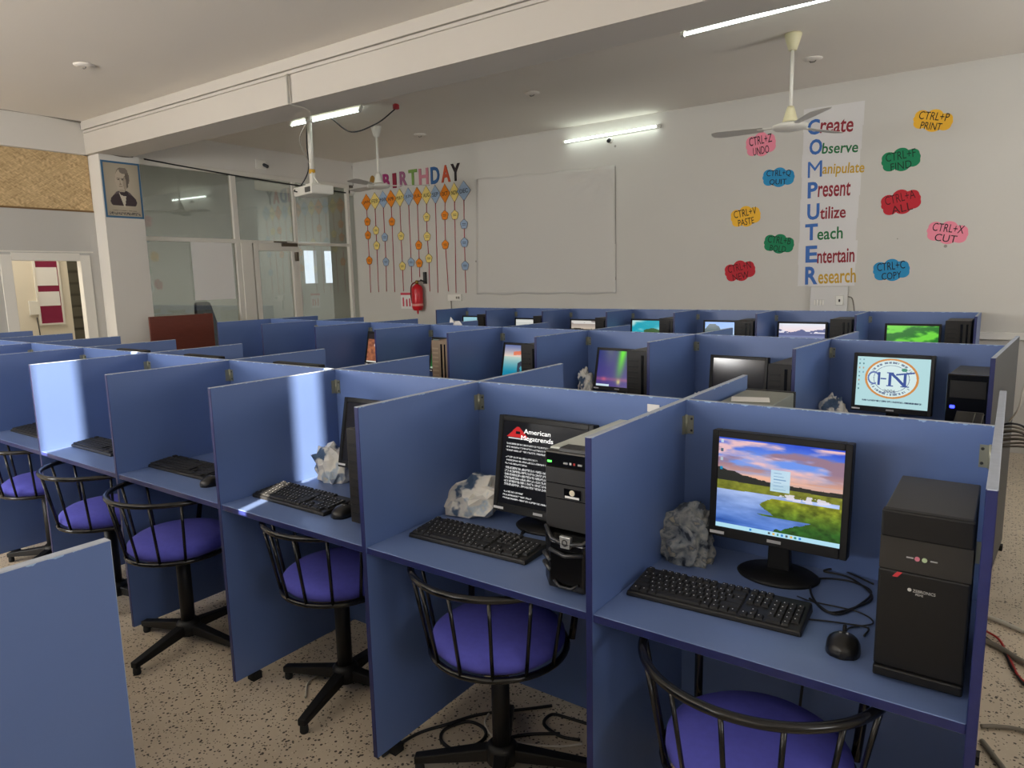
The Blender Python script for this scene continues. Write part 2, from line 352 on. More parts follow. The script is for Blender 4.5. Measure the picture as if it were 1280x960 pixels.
# glass partition
GY = (4.07, 5.26, 6.15, 7.07); t = thing('glass_partition', 'aluminium framed glass partition between the column and the white back wall', 'partition', (XL, 4.07, 0))
mb = MB()
for y, wd in ((4.07, .05), (5.255, .07), (6.15, .05), (7.09, .05)): mb.box(-.05, .012, y - 4.07 - wd / 2, y - 4.07 + wd / 2, 0, 2.94)
mb.box(-.05, .015, -.02, 3.05, 2.90, 2.955)
mb.box(-.05, .013, 0, 1.19, 2.075, 2.125); mb.box(-.05, .013, 1.19, 2.08, 2.085, 2.12); mb.box(-.05, .013, 2.08, 3.02, 2.075, 2.11)
mb.build('frame', ALU, t, bevel=0.004)
for y0, y1 in zip(GY, GY[1:]):
    for z0, z1 in ((0.05, 2.08), (2.12, 2.90)):
        if z0 < 1 and y0 > 5 and y0 < 6: continue
        box('pane', -.024, -.018, y0 - 4.07 + .02, y1 - 4.07 - .02, z0, z1, GLASS, t)
d = thing('aluminium_door', 'aluminium framed glass door in the middle of the partition', 'door', (XL, 5.47, 0))
mb = MB(); mb.box(-.04, .02, -.18, -.02, .02, 2.085); mb.box(-.045, .016, 0, .07, .02, 2.085); mb.box(-.045, .016, .585, .655, .02, 2.085); mb.box(-.045, .016, .07, .585, 1.99, 2.085); mb.box(-.045, .016, .07, .585, .02, .2)
mb.build('frame', ALU, d, bevel=0.004); box('pane', -.02, -.014, .07, .585, .2, 1.99, GLASS, d)
mb = MB(); mb.box(.016, .05, .42, .66, 2.05, 2.095); mb.box(.02, .04, .3, .5, 2.10, 2.115); mb.box(.016, .06, .62, .66, 1.86, 1.98); mb.build('door_closer', mat('bronze_metal', (96, 86, 72), 0.4, 0.6), d, bevel=0.004)
# rooms seen through the partition and the opening
NW = mat('next_room_paint', (190, 190, 184), 0.9); NC = mat('corridor_paint', (218, 210, 192), 0.9)
wins = [(9.05, 9.36, 1.55, 2.2), (9.56, 9.87, 1.55, 2.2)]
wall_holes('wall_far', 'x', -11.6, -11.5, 4.03, 11.9, wins, NW)
struct(box('wall_side', -11.5, -8.14, 4.03, 4.07, 0, ZC, NW)); struct(box('wall_end', -11.5, XL - .02, 11.8, 11.95, 0, ZC, NW))
struct(box('wall_next', -8.6, XL - .02, YB + .06, YB + .2, 0, ZC, NW))
struct(box('wall_inner', -9.75, -9.65, 4.07, 6.75, 0, ZC, NW))
mb = MB(); mb.box(-9.66, -9.62, 5.78, 5.84, 0, 2.15); mb.box(-9.66, -9.62, 6.6, 6.66, 0, 2.15); mb.box(-9.66, -9.62, 5.78, 6.66, 2.1, 2.16); mb.box(-9.655, -9.63, 5.84, 6.6, 0, 2.1); struct(mb.build('door_2', mat('pale_door_paint', (206, 206, 198), .6)))
struct(box('wall_corridor', -9.35, -9.2, YF, 3.79, 0, ZC, NC)); struct(box('wall_corridor_end', -9.9, -9.8, 3.7, 4.0, 0, ZC, NC))
t = thing('steel_shelving', 'dark slatted shutter panel seen at the right of the doorway', 'shutter', (-9.42, 4.0, 0))
mb = MB(); mb.box(-.03, 0, -.20, .02, 0, 2.6)
mb.build('backing', mat('dark_khaki', (92, 88, 74), .7), t)
mb = MB()
for k in range(16): mb.box(0, .015, -.19, .015, .1 + k * .14, .21 + k * .14)
mb.build('slats', mat('khaki_slat', (108, 104, 90), .7), t)
def desk_of_teacher():
    t = thing('wooden_counter', 'reddish brown wooden counter front standing before the glass partition', 'counter', (-7.75, 4.36, 0))
    W = mat('red_brown_wood', (112, 58, 46), 0.35, noise=(6, 0.25, (1, 1.5, 14)))
    box('front_panel', -.02, 0, -.4, .36, .06, 1.235, W, t, .003); box('top', -.17, 0.0, -.42, .38, 1.236, 1.255, W, t, .003) if False else None
    box('side_panel', -.16, -.02, .34, .36, .06, 1.235, W, t, .003); box('plinth', -.16, -.03, -.38, .34, 0, .06, W, t)
desk_of_teacher()
t = thing('office_chair', 'black high-backed office chair behind the glass partition, above the brown counter', 'chair', (-8.6, 5.2, 0))
mb = MB(); mb.hull8([(-.05, -.22, .6), (.05, -.22, .6), (.05, .22, .6), (-.05, .22, .6)], [(-.12, -.15, 1.35), (-.05, -.17, 1.35), (-.05, .06, 1.35), (-.12, .05, 1.35)])
mb.build('backrest', BLACKP, t, bevel=0.04, seg=4)
mb = MB(); mb.box(-.25, .25, -.25, .25, .45, .54); mb.build('seat', BLACKP, t, bevel=0.04)
mb = MB(); mb.tube([(0, 0, .06), (0, 0, .46)], .03)
mb.build('gas_column', BLACKM, t)
for k in range(5):
    a = k * 2 * PI / 5; mb = MB(); mb.tube([(0, 0, .09), (.28 * math.cos(a), .28 * math.sin(a), .06)], .02); mb.lathe([(.015, 0), (.03, .01), (.03, .05), (.015, .06)], (.28 * math.cos(a), .28 * math.sin(a), 0), 10); mb.build('leg', BLACKM, t)
t = thing('paper_sheet', 'large blank white sheet pasted on the glass above the black chair', 'paper', (XL + .001, 4.91, 1.735))
mb = MB(); mb.box(-.0, .003, -.275, .26, -.345, .345); mb.build('sheet', PAPER, t)
t = thing('exhaust_fan_cover', 'round grey vent cover on the wall behind the glass', 'vent cover', (-9.64, 4.9, 1.55))
mb = MB(); mb.lathe([(.13, 0), (.13, .015), (.11, .02)], n=28, M=Matrix.Rotation(PI / 2, 4, 'Y')); mb.build('rim', mat('vent_rim', (205, 208, 204), .6), t)
mb = MB(); mb.lathe([(.105, 0.02), (.105, .024)], n=28, M=Matrix.Rotation(PI / 2, 4, 'Y')); mb.build('grille', mat('vent_grille', (168, 172, 168), .6), t)
t = thing('notice_board', 'maroon notice board with two white sheets on the wall beyond the doorway', 'notice board', tuple(at(61, 362, 0, -9.185)))
sA, sB = at(46, 328, 0, -9.185), at(73, 403, 0, -9.185); hw = (sB.y - sA.y) / 2 + .06; hh = (sA.z - sB.z) / 2 + .04
box('board', -.015, 0, -hw + .02, hw - .02, -hh, hh, mat('maroon_felt', (128, 28, 62), .9), t)
box('sheet', 0, .004, -hw + .01, hw - .03, hh * 0.12, hh * .66, PAPER, t); box('sheet', 0, .004, -hw + .01, hw - .03, -hh * .48, hh * -.06 - hh * .0, PAPER, t)
mb = MB(); mb.box(-.02, .01, -hw - .0, -hw + .02, -hh, hh); mb.box(-.02, .01, hw - .02, hw, -hh, hh); mb.box(-.02, .01, -hw, hw, -hh - .02, -hh); mb.build('frame', ALU, t)
t = thing('switch_plate', 'white switch plate left of the notice board beyond the doorway', 'switch', tuple(at(42, 385, 0, -9.195)))
box('plate', -.0, .02, -.05, .05, -.08, .08, WHITEP, t, .004)
mb = MB(); mb.tube([(.01, .02, -.11), (.01, .03, -.3), (.01, 0, -.6)], .006); mb.build('cable', CABLEB, t)

# ------------------------------------------------------------------ things on the ceiling
def wall_tube(name, label, A, B, fixture, off):
    """fluorescent tube from A to B; off = vector from the tube to the batten"""
    A, B = Vector(A), Vector(B); c = (A + B) / 2; t = thing(name, label, 'lamp', tuple(c)); L = (B - A).length; u = (B - A).normalized(); off = Vector(off); wv = u.cross(off.normalized())
    Mx = Matrix((u, off.normalized(), wv)).transposed().to_4x4()
    MB().box(-L / 2, L / 2, off.length - .012, off.length + .012, -.014, .014, Mx).build('batten', fixture, t, bevel=.003)
    MB().tube([u * (-L / 2 + .02), u * (L / 2 - .02)], .012, 10).build('tube', TUBE, t)
    for s in (-1, 1): MB().box(s * L / 2 - .012, s * L / 2 + .012, -.018, off.length, -.016, .016, Mx).build('end_holder', WHITEP, t, bevel=.003)
    return t
wall_tube('tube_light', 'lit fluorescent tube on the back wall above the white cloth screen', (-4.33, 7.155, 3.10), (-3.18, 7.155, 3.12), WHITEP, (0, .05, 0.006))
wall_tube('tube_light', 'lit fluorescent tube on the ceiling near the cream fan, cut by the top edge', (-1.985, 4.87, 3.205), (-0.78, 4.80, 3.205), WHITEP, (0, .02, .05))
wall_tube('tube_light', 'lit fluorescent tube on the ceiling beside the projector pole', (-6.33, 4.93, 3.215), (-5.30, 4.95, 3.215), WHITEP, (0, .02, .04))
def ceiling_fan(label, c, rod, mat_b, angs, R=.60, rot=0):
    t = thing('ceiling_fan', label, 'fan', (c[0], c[1], ZC), rot)
    MB().lathe([(.025, -.115), (.03, -.11), (.055, -.03), (.06, -.012), (.06, 0)], n=24).build('canopy', mat_b, t)
    MB().tube([(0, 0, -.10), (0, 0, -rod)], .013, 10).build('down_rod', WHITEP, t)
    MB().lathe([(.055, -rod - .04), (.05, -rod - .02), (.03, -rod + .05), (.022, -rod + .07)], n=24).build('motor_cup', mat_b, t)
    MB().lathe([(.04, -rod - .105), (.11, -rod - .09), (.125, -rod - .075), (.125, -rod - .062), (.07, -rod - .045), (.05, -rod - .04)], n=32).build('motor', WHITEP, t)
    for a in angs:
        Mx = Matrix.Translation((0, 0, -rod - .07)) @ Matrix.Rotation(math.radians(a), 4, 'Z')
        b = MB(); b.box(.10, .23, -.018, .018, -.004, .004, Mx); o1 = b.build('blade_bracket', WHITEP, t, bevel=.002)
        b = MB(); My = Mx @ Matrix.Rotation(math.radians(9), 4, 'X')
        pts = [(.19, -.05), (.30, -.062), (R - .05, -.07), (R, -.05), (R + .01, 0), (R, .05), (R - .05, .065), (.30, .055), (.19, .045)]
        b.hull8([My @ Vector((x, y, -.002)) for x, y in pts], [My @ Vector((x, y, .002)) for x, y in pts]); b.build('blade', mat('fan_blade', (196, 192, 184), .4), t)
    return t
ceiling_fan('ceiling fan with cream cups hanging before the COMPUTER poster', (-1.43, 5.56), .57, CREAM, (186, 66, 306), .56)
ceiling_fan('white ceiling fan hanging before the birthday display', (-5.906, 5.741), .57, WHITEP, (170, 40, 285), .56)
for label, uv in (('round plaster ceiling rose at the left, nearest the viewer', (105, 81)), ('small ceiling rose between the wall tube and the beam', (665, 116)),
                  ('small ceiling rose beside the cream-cupped fan', (1016, 73)), ('small ceiling rose behind the white fan rod', (525, 168))):
    p = at(*uv, 2, ZC); t = thing('ceiling_rose', label, 'ceiling rose', tuple(p), group=None)
    MB().lathe([(.045, -.018), (.06, -.012), (.075, -.004), (.075, 0)], n=20).build('plate', CEIL, t)
    MB().tube([(-.025, 0, -.018), (-.015, 0, -.028), (.015, 0, -.028), (.025, 0, -.018)], .004, 6).build('hook', CABLEG, t)
# projector on its pole
p = Vector((-5.92, 4.83, ZC)); t = thing('ceiling_projector', 'white projector hanging from a ceiling pole before the glass partition', 'projector', tuple(p), math.radians(-12))
box('ceiling_plate', -.09, .09, -.07, .07, -.012, 0, mat('grey_steel', (150, 148, 140), .4, .5), t, .002)
MB().tube([(0, 0, -.01), (0, 0, -.10)], .036, 14).build('sleeve', WHITEP, t); MB().tube([(0, 0, -.09), (0.0, 0, -.60)], .026, 14).build('pole', WHITEP, t)
MB().lathe([(.03, -.60), (.032, -.595), (.032, -.565), (.03, -.56)], n=16).build('collar', mat('yellow_collar', (210, 160, 40), .5), t)
b = MB(); b.box(-.03, .03, -.02, .02, -.70, -.59); b.box(-.07, .07, -.05, .05, -.725, -.70); b.tube([(-.06, .03, -.69), (.0, .0, -.62)], .006, 6); b.tube([(.06, .03, -.70), (.02, .0, -.62)], .006, 6); b.build('bracket', WHITEP, t, bevel=.003)
box('housing', -.20, .19, -.12, .13, -.82, -.728, WHITEP, t, .012)
b = MB()
for k in range(7): b.box(.06 + k * .017, .07 + k * .017, -.125, -.118, -.80, -.75)
b.build('vent', mat('vent_dark', (90, 90, 88), .6), t)
b = MB(); b.lathe([(.05, 0), (.05, .05), (.044, .055)], (-.20, 0, -.775), 20, Matrix.Rotation(-PI / 2, 4, 'Y')); b.build('lens_barrel', mat('pale_grey_plastic', (190, 188, 180), .4), t)
MB().tube(bez([(-.03, 0, -.02), (-.04, -.02, -.3), (-.035, -.02, -.55), (-.13, -.06, -.70), (-.16, -.13, -.76), (-.10, -.13, -.78)]), .006, 6).build('cable', CABLEB, t)
# conduit on the beam and the loose projector cable
pA = at(360, 93, 1, 3.63); pB = at(361, 130, 1, 3.63)
t = thing('cable_conduit', 'thin white conduit running down the beam face towards the projector', 'conduit', tuple(pA))
MB().tube([(0, -.01, 0), (0, -.012, pB.z - pA.z)], .009, 8).build('conduit', mat('conduit_grey', (170, 166, 156), .5), t)
q0 = Vector((pB.x, 3.62, 2.95)) - pA; q1 = Vector((-5.93, 4.80, 2.78)) - pA
MB().tube(bez([(0, -.012, pB.z - pA.z), q0 + Vector((-.05, .25, -.03)), (q0 + q1) / 2 + Vector((0, 0, -.02)), q1]), .005, 6).build('cable', CABLEW, t)
# red plug with black flex
rp = at(495, 134, 2, 3.24); t = thing('plug_with_flex', 'red plug on black flex looping from the ceiling tube beside the projector', 'plug', tuple(rp))
MB().lathe([(.02, -.02), (.032, -.015), (.032, .02), (.018, .03)], n=14).build('plug', mat('red_plastic', (170, 40, 50), .4), t)
e = Vector((-5.72, 4.95, 3.20)) - rp
MB().tube(bez([(0, 0, -.01), e * .3 + Vector((0, 0, -.12)), e * .7 + Vector((0, 0, -.16)), e]), .007, 6).build('flex', CABLEB, t)
# cable along the left beam, junction box, run above the partition
jb = at(107, 157, 0, -8.0); t = thing('cable_run', 'dark cable along the left beam through a junction box and above the partition', 'cable', tuple(jb))
MB().box(-.02, .05, -.05, .05, -.04, .05).build('junction_box', mat('grey_plastic', (120, 116, 108), .5), t, bevel=.008)
pts = [at(u, v, 0, -8.0) - jb + Vector((.01, 0, 0)) for u, v in ((-60, 125), (0, 135.5), (50, 143), (100, 153))]
MB().tube(bez(pts), .012, 6).build('cable', CABLEG, t)
pts = [Vector((.03, .01, -.03)), Vector((.07, .03, -.16)), at(126, 188, 0, -7.84) - jb, at(150, 195, 0, -7.83) - jb, at(166, 196, 0, -7.83) - jb]
MB().tube(bez(pts), .008, 6).build('cable', CABLEG, t)
pts = [at(u, v, 0, XL + .012) - jb for u, v in ((180, 199), (240, 210), (320, 224), (400, 236), (432, 241))]
MB().tube(pts, .010, 6).build('cable', CABLEB, t)
pts = [at(u, v, 0, XL + .01) - jb for u, v in ((262, 175), (340, 187), (438, 202))]
MB().tube(pts, .006, 6).build('cable', CABLEG, t)
# lamp holder and camera
t = thing('lamp_holder', 'empty white lamp holder on the wall strip above the glass door', 'lamp holder', tuple(at(327, 206, 0, XL)))
box('plate', 0, .02, -.10, .06, -.06, .06, WHITEP, t, .01); MB().tube([(.02, .02, 0), (.09, .02, -.03)], .022, 12).build('socket', BLACKM, t)
t = thing('security_camera', 'white dome camera in the corner left of the birthday display', 'camera', tuple(at(440, 240, 1, YB)))
MB().lathe([(.06, 0), (.055, .07)], n=20, M=Matrix.Rotation(PI / 2, 4, 'X')).build('housing', WHITEP, t, bevel=.006)
MB().lathe([(.034, .068), (.03, .078), (.012, .085)], n=18, M=Matrix.Rotation(PI / 2, 4, 'X')).build('lens', BLACKG, t)
MB().box(-.05, .03, -.05, 0, .05, .10).build('bracket', mat('grey_plastic', (120, 116, 108), .5), t, bevel=.006)
MB().tube(bez([(.04, -.01, .08), (.03, -.01, .2), (.035, -.01, .36)]), .006, 6).build('cable', CABLEG, t)

# ------------------------------------------------------------------ back wall decoration
def W_(u, v, off=.0): return at(u, v, 1, YB - off)
def wv(u, v): p = W_(u, v); return p.x, p.z
# white cloth screen
A, B, C_, D = [W_(*q, .004) for q in ((596, 224), (770, 207), (770, 367), (596, 368))]
t = thing('cloth_screen', 'large white cloth screen taped to the back wall with creases at one corner', 'screen', tuple((A + C_) / 2))
cen = (A + C_) / 2; mb = MB(); N = 48; grid = []
for j in range(N + 1):
    row = []
    for i in range(N + 1):
        a, b_ = i / N, j / N
        P_ = A * (1 - a) * (1 - b_) + B * a * (1 - b_) + C_ * a * b_ + D * (1 - a) * b_ - cen
        dx, dz = 1 - a, b_; r = math.hypot(dx, dz); an = math.atan2(dz, dx)
        fold = .040 * math.sin(an * 19) * max(0, 1 - r / .42) * min(1, r * 12)
        fold += .006 * math.sin(a * 37) * max(0, 1 - b_ * 14) + .003 * math.sin(a * 9 + b_ * 7)
        P_.y -= .006 + max(-.005, fold * .8); 
        if j in (0, N): P_.z += .008 * math.sin(a * 21)
        row.append(mb.bm.verts.new(P_))
    grid.append(row)
for j in range(N):
    for i in range(N):
        f = mb.bm.faces.new((grid[j][i], grid[j][i + 1], grid[j + 1][i + 1], grid[j + 1][i])); f.smooth = True
o = mb.build('cloth', mat('white_cloth', (202, 199, 192), .85), t); sm = o.modifiers.new('thick', 'SOLIDIFY'); sm.thickness = .002
cp = W_(769, 208, .008) - cen; cp2 = W_(769.5, 350, .008) - cen
MB().tube([cp, cp2], .004, 6).build('edge_cord', CABLEG, t)
# BIRTHDAY letters
c4 = lambda x, y: (430 + x / 4.57, 190 + y / 4.57)
HY = YB - .003
LET = [('B', 225, 262, 125, 207, (150, 44, 100), 'magenta'), ('I', 280, 301, 121, 206, (130, 24, 50), 'crimson'), ('R', 320, 363, 110, 196, (150, 92, 122), 'mauve'), ('T', 371, 419, 100, 191, (118, 150, 72), 'green'),
       ('H', 430, 484, 93, 187, (190, 122, 134), 'pink'), ('D', 497, 547, 84, 182, (50, 92, 142), 'blue'), ('A', 557, 609, 75, 173, (186, 76, 44), 'rust orange'), ('Y', 612, 664, 66, 166, (42, 32, 32), 'black')]
for ch, x0, x1, y0, y1, rgb, cn in LET:
    p = W_(*c4((x0 + x1) / 2, (y0 + y1) / 2)); wd = W_(*c4(x1, (y0 + y1) / 2)).x - W_(*c4(x0, (y0 + y1) / 2)).x; ht = W_(*c4(x0, y0)).z - W_(*c4(x0, y1)).z
    o = text('letter_cutout', ch, wd, ht, mat('card_' + ch, rgb, .8), None, (p.x, HY, p.z), depth=.008, bold=.03)
    tag(o, f'{cn} paper letter {ch} in the birthday word on the back wall', 'letter', 'birthday letters')
p = W_(466, 228); mb = MB(); mb.lathe([(.06, 0), (.06, .005)], n=20, M=Matrix.Rotation(PI / 2, 4, 'X')); mb.lathe([(.028, .005), (.028, .008)], n=14, M=Matrix.Rotation(PI / 2, 4, 'X'))
o = mb.build('paper_ornament', mat('gold_card', (150, 112, 40), .6), None, (p.x, HY, p.z)); o.scale = (.9, 1, 1.6); tag(o, 'round gold paper ornament half hidden by the white fan', 'ornament')
OR, YE, BL = mat('orange_card', (226, 132, 22), .8), mat('yellow_card', (232, 208, 120), .8), mat('pale_blue_card', (150, 172, 198), .8)
OUT = mat('pencil_outline', (92, 66, 46), .8)
MON = [('JAN', 130, 288, OR, [(134, 398), (137, 475), (145, 620)], (153, 803)), ('FEB', 178, 280, YE, [(183, 448), (187, 535)], (198, 800)), ('MAR', 225, 272, BL, [(233, 487), (240, 628)], (243, 797)),
       ('APR', 270, 268, OR, [(274, 398)], (290, 800)), ('MAY', 320, 262, YE, [(326, 480), (334, 652)], (340, 795)), ('JUN', 370, 256, BL, [(384, 630)], (387, 745)),
       ('JUL', 420, 253, OR, [(427, 533), (430, 635)], (433, 715)), ('AUG', 472, 247, YE, [(472, 372), (475, 483), (485, 608)], (490, 797)), ('SEP', 523, 243, BL, [], (537, 803)),
       ('OCT', 578, 238, OR, [(576, 362), (579, 530)], (597, 797)), ('NOV', 632, 232, YE, [(633, 360)], (640, 805)), ('DEC', 686, 222, BL, [(686, 413), (688, 518), (692, 650)], (697, 805))]
cname = {OR.name: 'orange', YE.name: 'yellow', BL.name: 'pale blue'}
STR = mat('red_thread', (180, 40, 58), .7)
for k, (mn, x, y, m, fl, end) in enumerate(MON):
    p = W_(*c4(x, y)); s = 1 + .28 * k / 11; hw, hh = .098 * s * (1.0 if k < 11 else 1.15), .155 * s ** .5
    hw = (W_(*c4(x + (30 if k < 11 else 40), y)).x - p.x); hh = p.z - W_(*c4(x, y + 49 + 9 * k / 11)).z
    t = thing('month_diamond', f'{cname[m.name]} paper diamond marked {mn} under the birthday word', 'paper diamond', (p.x, HY - .001 * (k % 2), p.z), 0, 'month diamonds')
    MB().prism([(-hw, 0), (0, -hh), (hw, 0), (0, hh)], .003).build('card', m, t)
    i_ = .94; a_ = [(-hw, 0), (0, -hh), (hw, 0), (0, hh)]; mb = MB()
    mb.tube([(q[0], -.003, q[1]) for q in a_], .0022, 4, True); mb.build('outline', OUT, t)
    text('lettering', mn, hw * 1.15, hh * .42, INK, t, (0, -.004, 0), .05, .0008)
    pts = [Vector((p.x, HY - .006, p.z - hh * .9))] + [W_(*c4(*q), .006) for q in fl] + [W_(*c4(*end), .006)]
    o = MB().tube([q - pts[0] for q in pts], .0045, 5).build('hanging_thread', STR, None, pts[0]); tag(o, f'dark red thread hanging below the {mn} diamond', 'thread', 'threads below the month diamonds')
    for j, q in enumerate(fl):
        c = W_(*c4(*q), .012); R = .058; mb = MB(); poly = []
        for i in range(40):
            a = i * 2 * PI / 40; rr = R * (1 + .16 * abs(math.cos(2.5 * a)) - .08); poly.append((rr * math.sin(a), rr * math.cos(a)))
        ordn = ('', ' only', ' first and only')[0]; pos = {1: ['the only'], 2: ['the upper', 'the lower'], 3: ['the top', 'the middle', 'the bottom']}[len(fl)][j]
        t = thing('flower_tag', f'{cname[m.name]} flower shaped tag, {pos} one on the {mn} thread', 'tag', tuple(c), 0, 'flower tags on the threads')
        mb.prism(poly, .003).build('card', m, t); mb = MB(); mb.tube([(q_[0], -.003, q_[1]) for q_ in poly[::2]], .002, 4, True); mb.build('outline', OUT, t)
        mb = MB(); mb.box(-.03, .03, -.0045, -.003, .006, .012); mb.box(-.025, .028, -.0045, -.003, -.012, -.006); mb.build('scribble', INK, t)
# fire extinguisher, sign, sockets
p = at(522.5, 388, 1, YB - .1); top = at(522.5, 355, 1, YB - .1); H = top.z - p.z
t = thing('fire_extinguisher', 'red fire extinguisher hanging on the back wall below the birthday threads', 'fire extinguisher', (p.x, YB - .10, p.z))
R = .078; MB().lathe([(.05, 0), (.068, .01), (R, .05), (R, H * .80), (.068, H * .90), (.035, H * .97), (.022, H)], n=28).build('cylinder', RED, t)
MB().lathe([(.02, H), (.024, H + .01), (.024, H + .045), (.012, H + .05)], n=14).build('valve', mat('brass', (150, 120, 60), .35, .8), t)
b = MB(); b.box(-.075, .015, -.012, .012, H + .045, H + .06, Matrix.Rotation(.35, 4, 'Y')); b.box(-.02, .10, -.01, .01, H + .035, H + .047); b.build('lever', BLACKP, t, bevel=.003)
b = MB(); b.box(.06, .10, .06, .10, H + .0, H + .16); b.build('wall_bracket', mat('dark_steel', (60, 60, 58), .5), t, bevel=.004)
MB().tube(bez([(-.02, 0, H + .03), (-.075, -.03, H - .02), (-.092, -.03, H * .6), (-.085, -.02, H * .28)]), .009, 8).build('hose', mat('dark_red_hose', (110, 24, 26), .5), t)
MB().lathe([(R + .001, H * .17), (R + .001, H * .26)], n=28).build('label_band', mat('pale_red', (226, 150, 140), .5), t)
MB().lathe([(.008, -.05), (.014, -.02), (.014, .005)], n=10).build('foot_nozzle', RED, t)
sA, sB = W_(501, 366), W_(516, 386); t = thing('instruction_sign', 'small red and white instruction sign left of the fire extinguisher', 'sign', ((sA.x + sB.x) / 2, YB, (sA.z + sB.z) / 2)); sw, sh = sB.x - sA.x, sA.z - sB.z
box('plate', -sw / 2, sw / 2, -.004, 0, -sh / 2, sh / 2, PAPER, t); box('header', -sw / 2, sw / 2, -.0055, -.004, sh * .36, sh / 2, mat('pink_red_print', (206, 70, 90), .7), t)
PK = MATS['pink_red_print']
for k, (px, hgt) in enumerate(((-.28, .5), (0.02, .4), (.28, .45))):
    b = MB(); b.lathe([(.012, -sh * .35), (.014, -sh * .33), (.014, -sh * .35 + sh * hgt), (.005, -sh * .28 + sh * hgt)], n=8); o = b.build('pictogram', PK, t, (px * sw, -.005, 0)); o.scale = (1, .08, 1)
sA, sB = W_(561, 368), W_(578, 376); t = thing('wall_socket', 'white socket plate with a cable on the back wall right of the extinguisher', 'socket', ((sA.x + sB.x) / 2, YB, (sA.z + sB.z) / 2)); sw, sh = sB.x - sA.x, sA.z - sB.z
box('plate', -sw / 2, sw / 2, -.03, 0, -sh / 2, sh / 2, WHITEP, t, .005)
b = MB(); b.box(sw * .15, sw * .24, -.036, -.03, -.015, .015); b.box(sw * .3, sw * .4, -.036, -.03, -.015, .015); b.build('switch', mat('grey_plastic', (120, 116, 108), .5), t)
MB().tube([(-sw * .3, -.012, -sh / 2), (-sw * .3, -.012, -sh / 2 - .16)], .006, 6).build('cable', CABLEG, t)
t = thing('lamp_socket', 'small dark lamp socket below the wall tube light', 'lamp socket', tuple(W_(763, 175)))
b = MB(); b.lathe([(.035, 0), (.03, .02)], n=14, M=Matrix.Rotation(PI / 2, 4, 'X')); b.build('base', WHITEP, t)
MB().tube([(0, -.02, 0), (0, -.05, -.02)], .02, 10).build('holder', BLACKM, t)
# COMPUTER poster
A, B, D = W_(1005, 137), W_(1081, 130), W_(1007, 357); B2 = W_(1081, 356); px0, px1, pz1, pz0 = A.x, B.x, max(A.z, B.z), min(D.z, B2.z)
t = thing('lettered_poster', 'tall white paper poster spelling COMPUTER down its left side', 'poster', ((px0 + px1) / 2, YB, (pz0 + pz1) / 2)); cx, cz = (px0 + px1) / 2, (pz0 + pz1) / 2
b = MB(); n = 8
for k in range(n):
    z1 = pz1 - cz - k * (pz1 - pz0) / n; b.box(px0 - cx + .006 * (k % 2), px1 - cx - .008 * (k % 3), -.002 - .0012 * (k % 2), 0, z1 - (pz1 - pz0) / n - .004, z1)
b.build('paper', mat('poster_paper', (214, 212, 210), .8), t)
MAR, GRN, GLD, BLU = mat('maroon_marker', (140, 30, 44), .7), mat('green_marker', (24, 106, 58), .7), mat('gold_marker', (196, 156, 44), .7), mat('blue_marker', (56, 104, 176), .7)
c6 = lambda x, y: (1000 + x / 3.69, 110 + y / 3.69)
WORDS = [('C', 'reate', 36, 92, 145, 216, 95, 248, 145, 205, MAR), ('O', 'bserve', 44, 103, 236, 308, 103, 270, 250, 300, GRN), ('M', 'anipulate', 37, 102, 338, 412, 104, 298, 345, 408, GLD), ('P', 'resent', 36, 82, 434, 508, 84, 234, 436, 500, MAR),
         ('U', 'tilize', 34, 90, 534, 608, 93, 212, 545, 602, MAR), ('T', 'each', 24, 82, 627, 702, 80, 198, 642, 698, GRN), ('E', 'ntertain', 26, 80, 728, 805, 80, 252, 742, 806, MAR), ('R', 'esearch', 24, 82, 824, 906, 84, 258, 834, 900, GLD)]
for ch, wd, x0, x1, y0, y1, u0, u1, v0, v1, m in WORDS:
    a, b = W_(*c6(x0, (y0 + y1) / 2)), W_(*c6(x1, (y0 + y1) / 2)); h_ = W_(*c6(x0, y0)).z - W_(*c6(x0, y1)).z
    text('initial', ch, b.x - a.x, h_, BLU, t, ((a.x + b.x) / 2 - cx, -.0035, (a.z + b.z) / 2 - cz), .02, .001, .03 if ch != 'M' else 0)
    a, b = W_(*c6(u0, (v0 + v1) / 2 + 4)), W_(*c6(u1, (v0 + v1) / 2 - 4)); h_ = W_(*c6(u0, v0)).z - W_(*c6(u0, v1)).z
    text('word', wd, b.x - a.x, h_, m, t, ((a.x + b.x) / 2 - cx, -.0035, (a.z + b.z) / 2 - cz), math.atan2(b.z - a.z, b.x - a.x), .001, .016)
# shortcut clouds:  centre px, width px, height px, text tilt, colour
CL = [('CTRL+Z', 'UNDO', 951, 181, 38, 36, .20, (238, 140, 160), 'pink'), ('CTRL+Q', 'QUIT', 973, 222, 41, 29, .03, (36, 140, 190), 'blue'), ('CTRL+V', 'PASTE', 932, 271, 38, 31, .20, (240, 184, 50), 'yellow'), ('CTRL+B', 'BOLD', 973.5, 305, 39, 29, -.10, (10, 128, 84), 'green'),
      ('CTRL+N', 'NEW', 925, 339, 39, 31, .22, (190, 34, 48), 'red'), ('CTRL+P', 'PRINT', 1166, 151, 52, 33, -.10, (238, 182, 44), 'yellow'), ('CTRL+F', 'FIND', 1126, 200, 50, 35, .20, (10, 128, 80), 'green'), ('CTRL+A', 'ALL', 1126, 253, 51, 37, .28, (186, 34, 46), 'red'),
      ('CTRL+X', 'CUT', 1184, 291, 54, 34, -.12, (240, 148, 166), 'pink'), ('CTRL+C', 'COPY', 1114, 338, 47, 33, .12, (34, 140, 192), 'blue')]
random.seed(3)
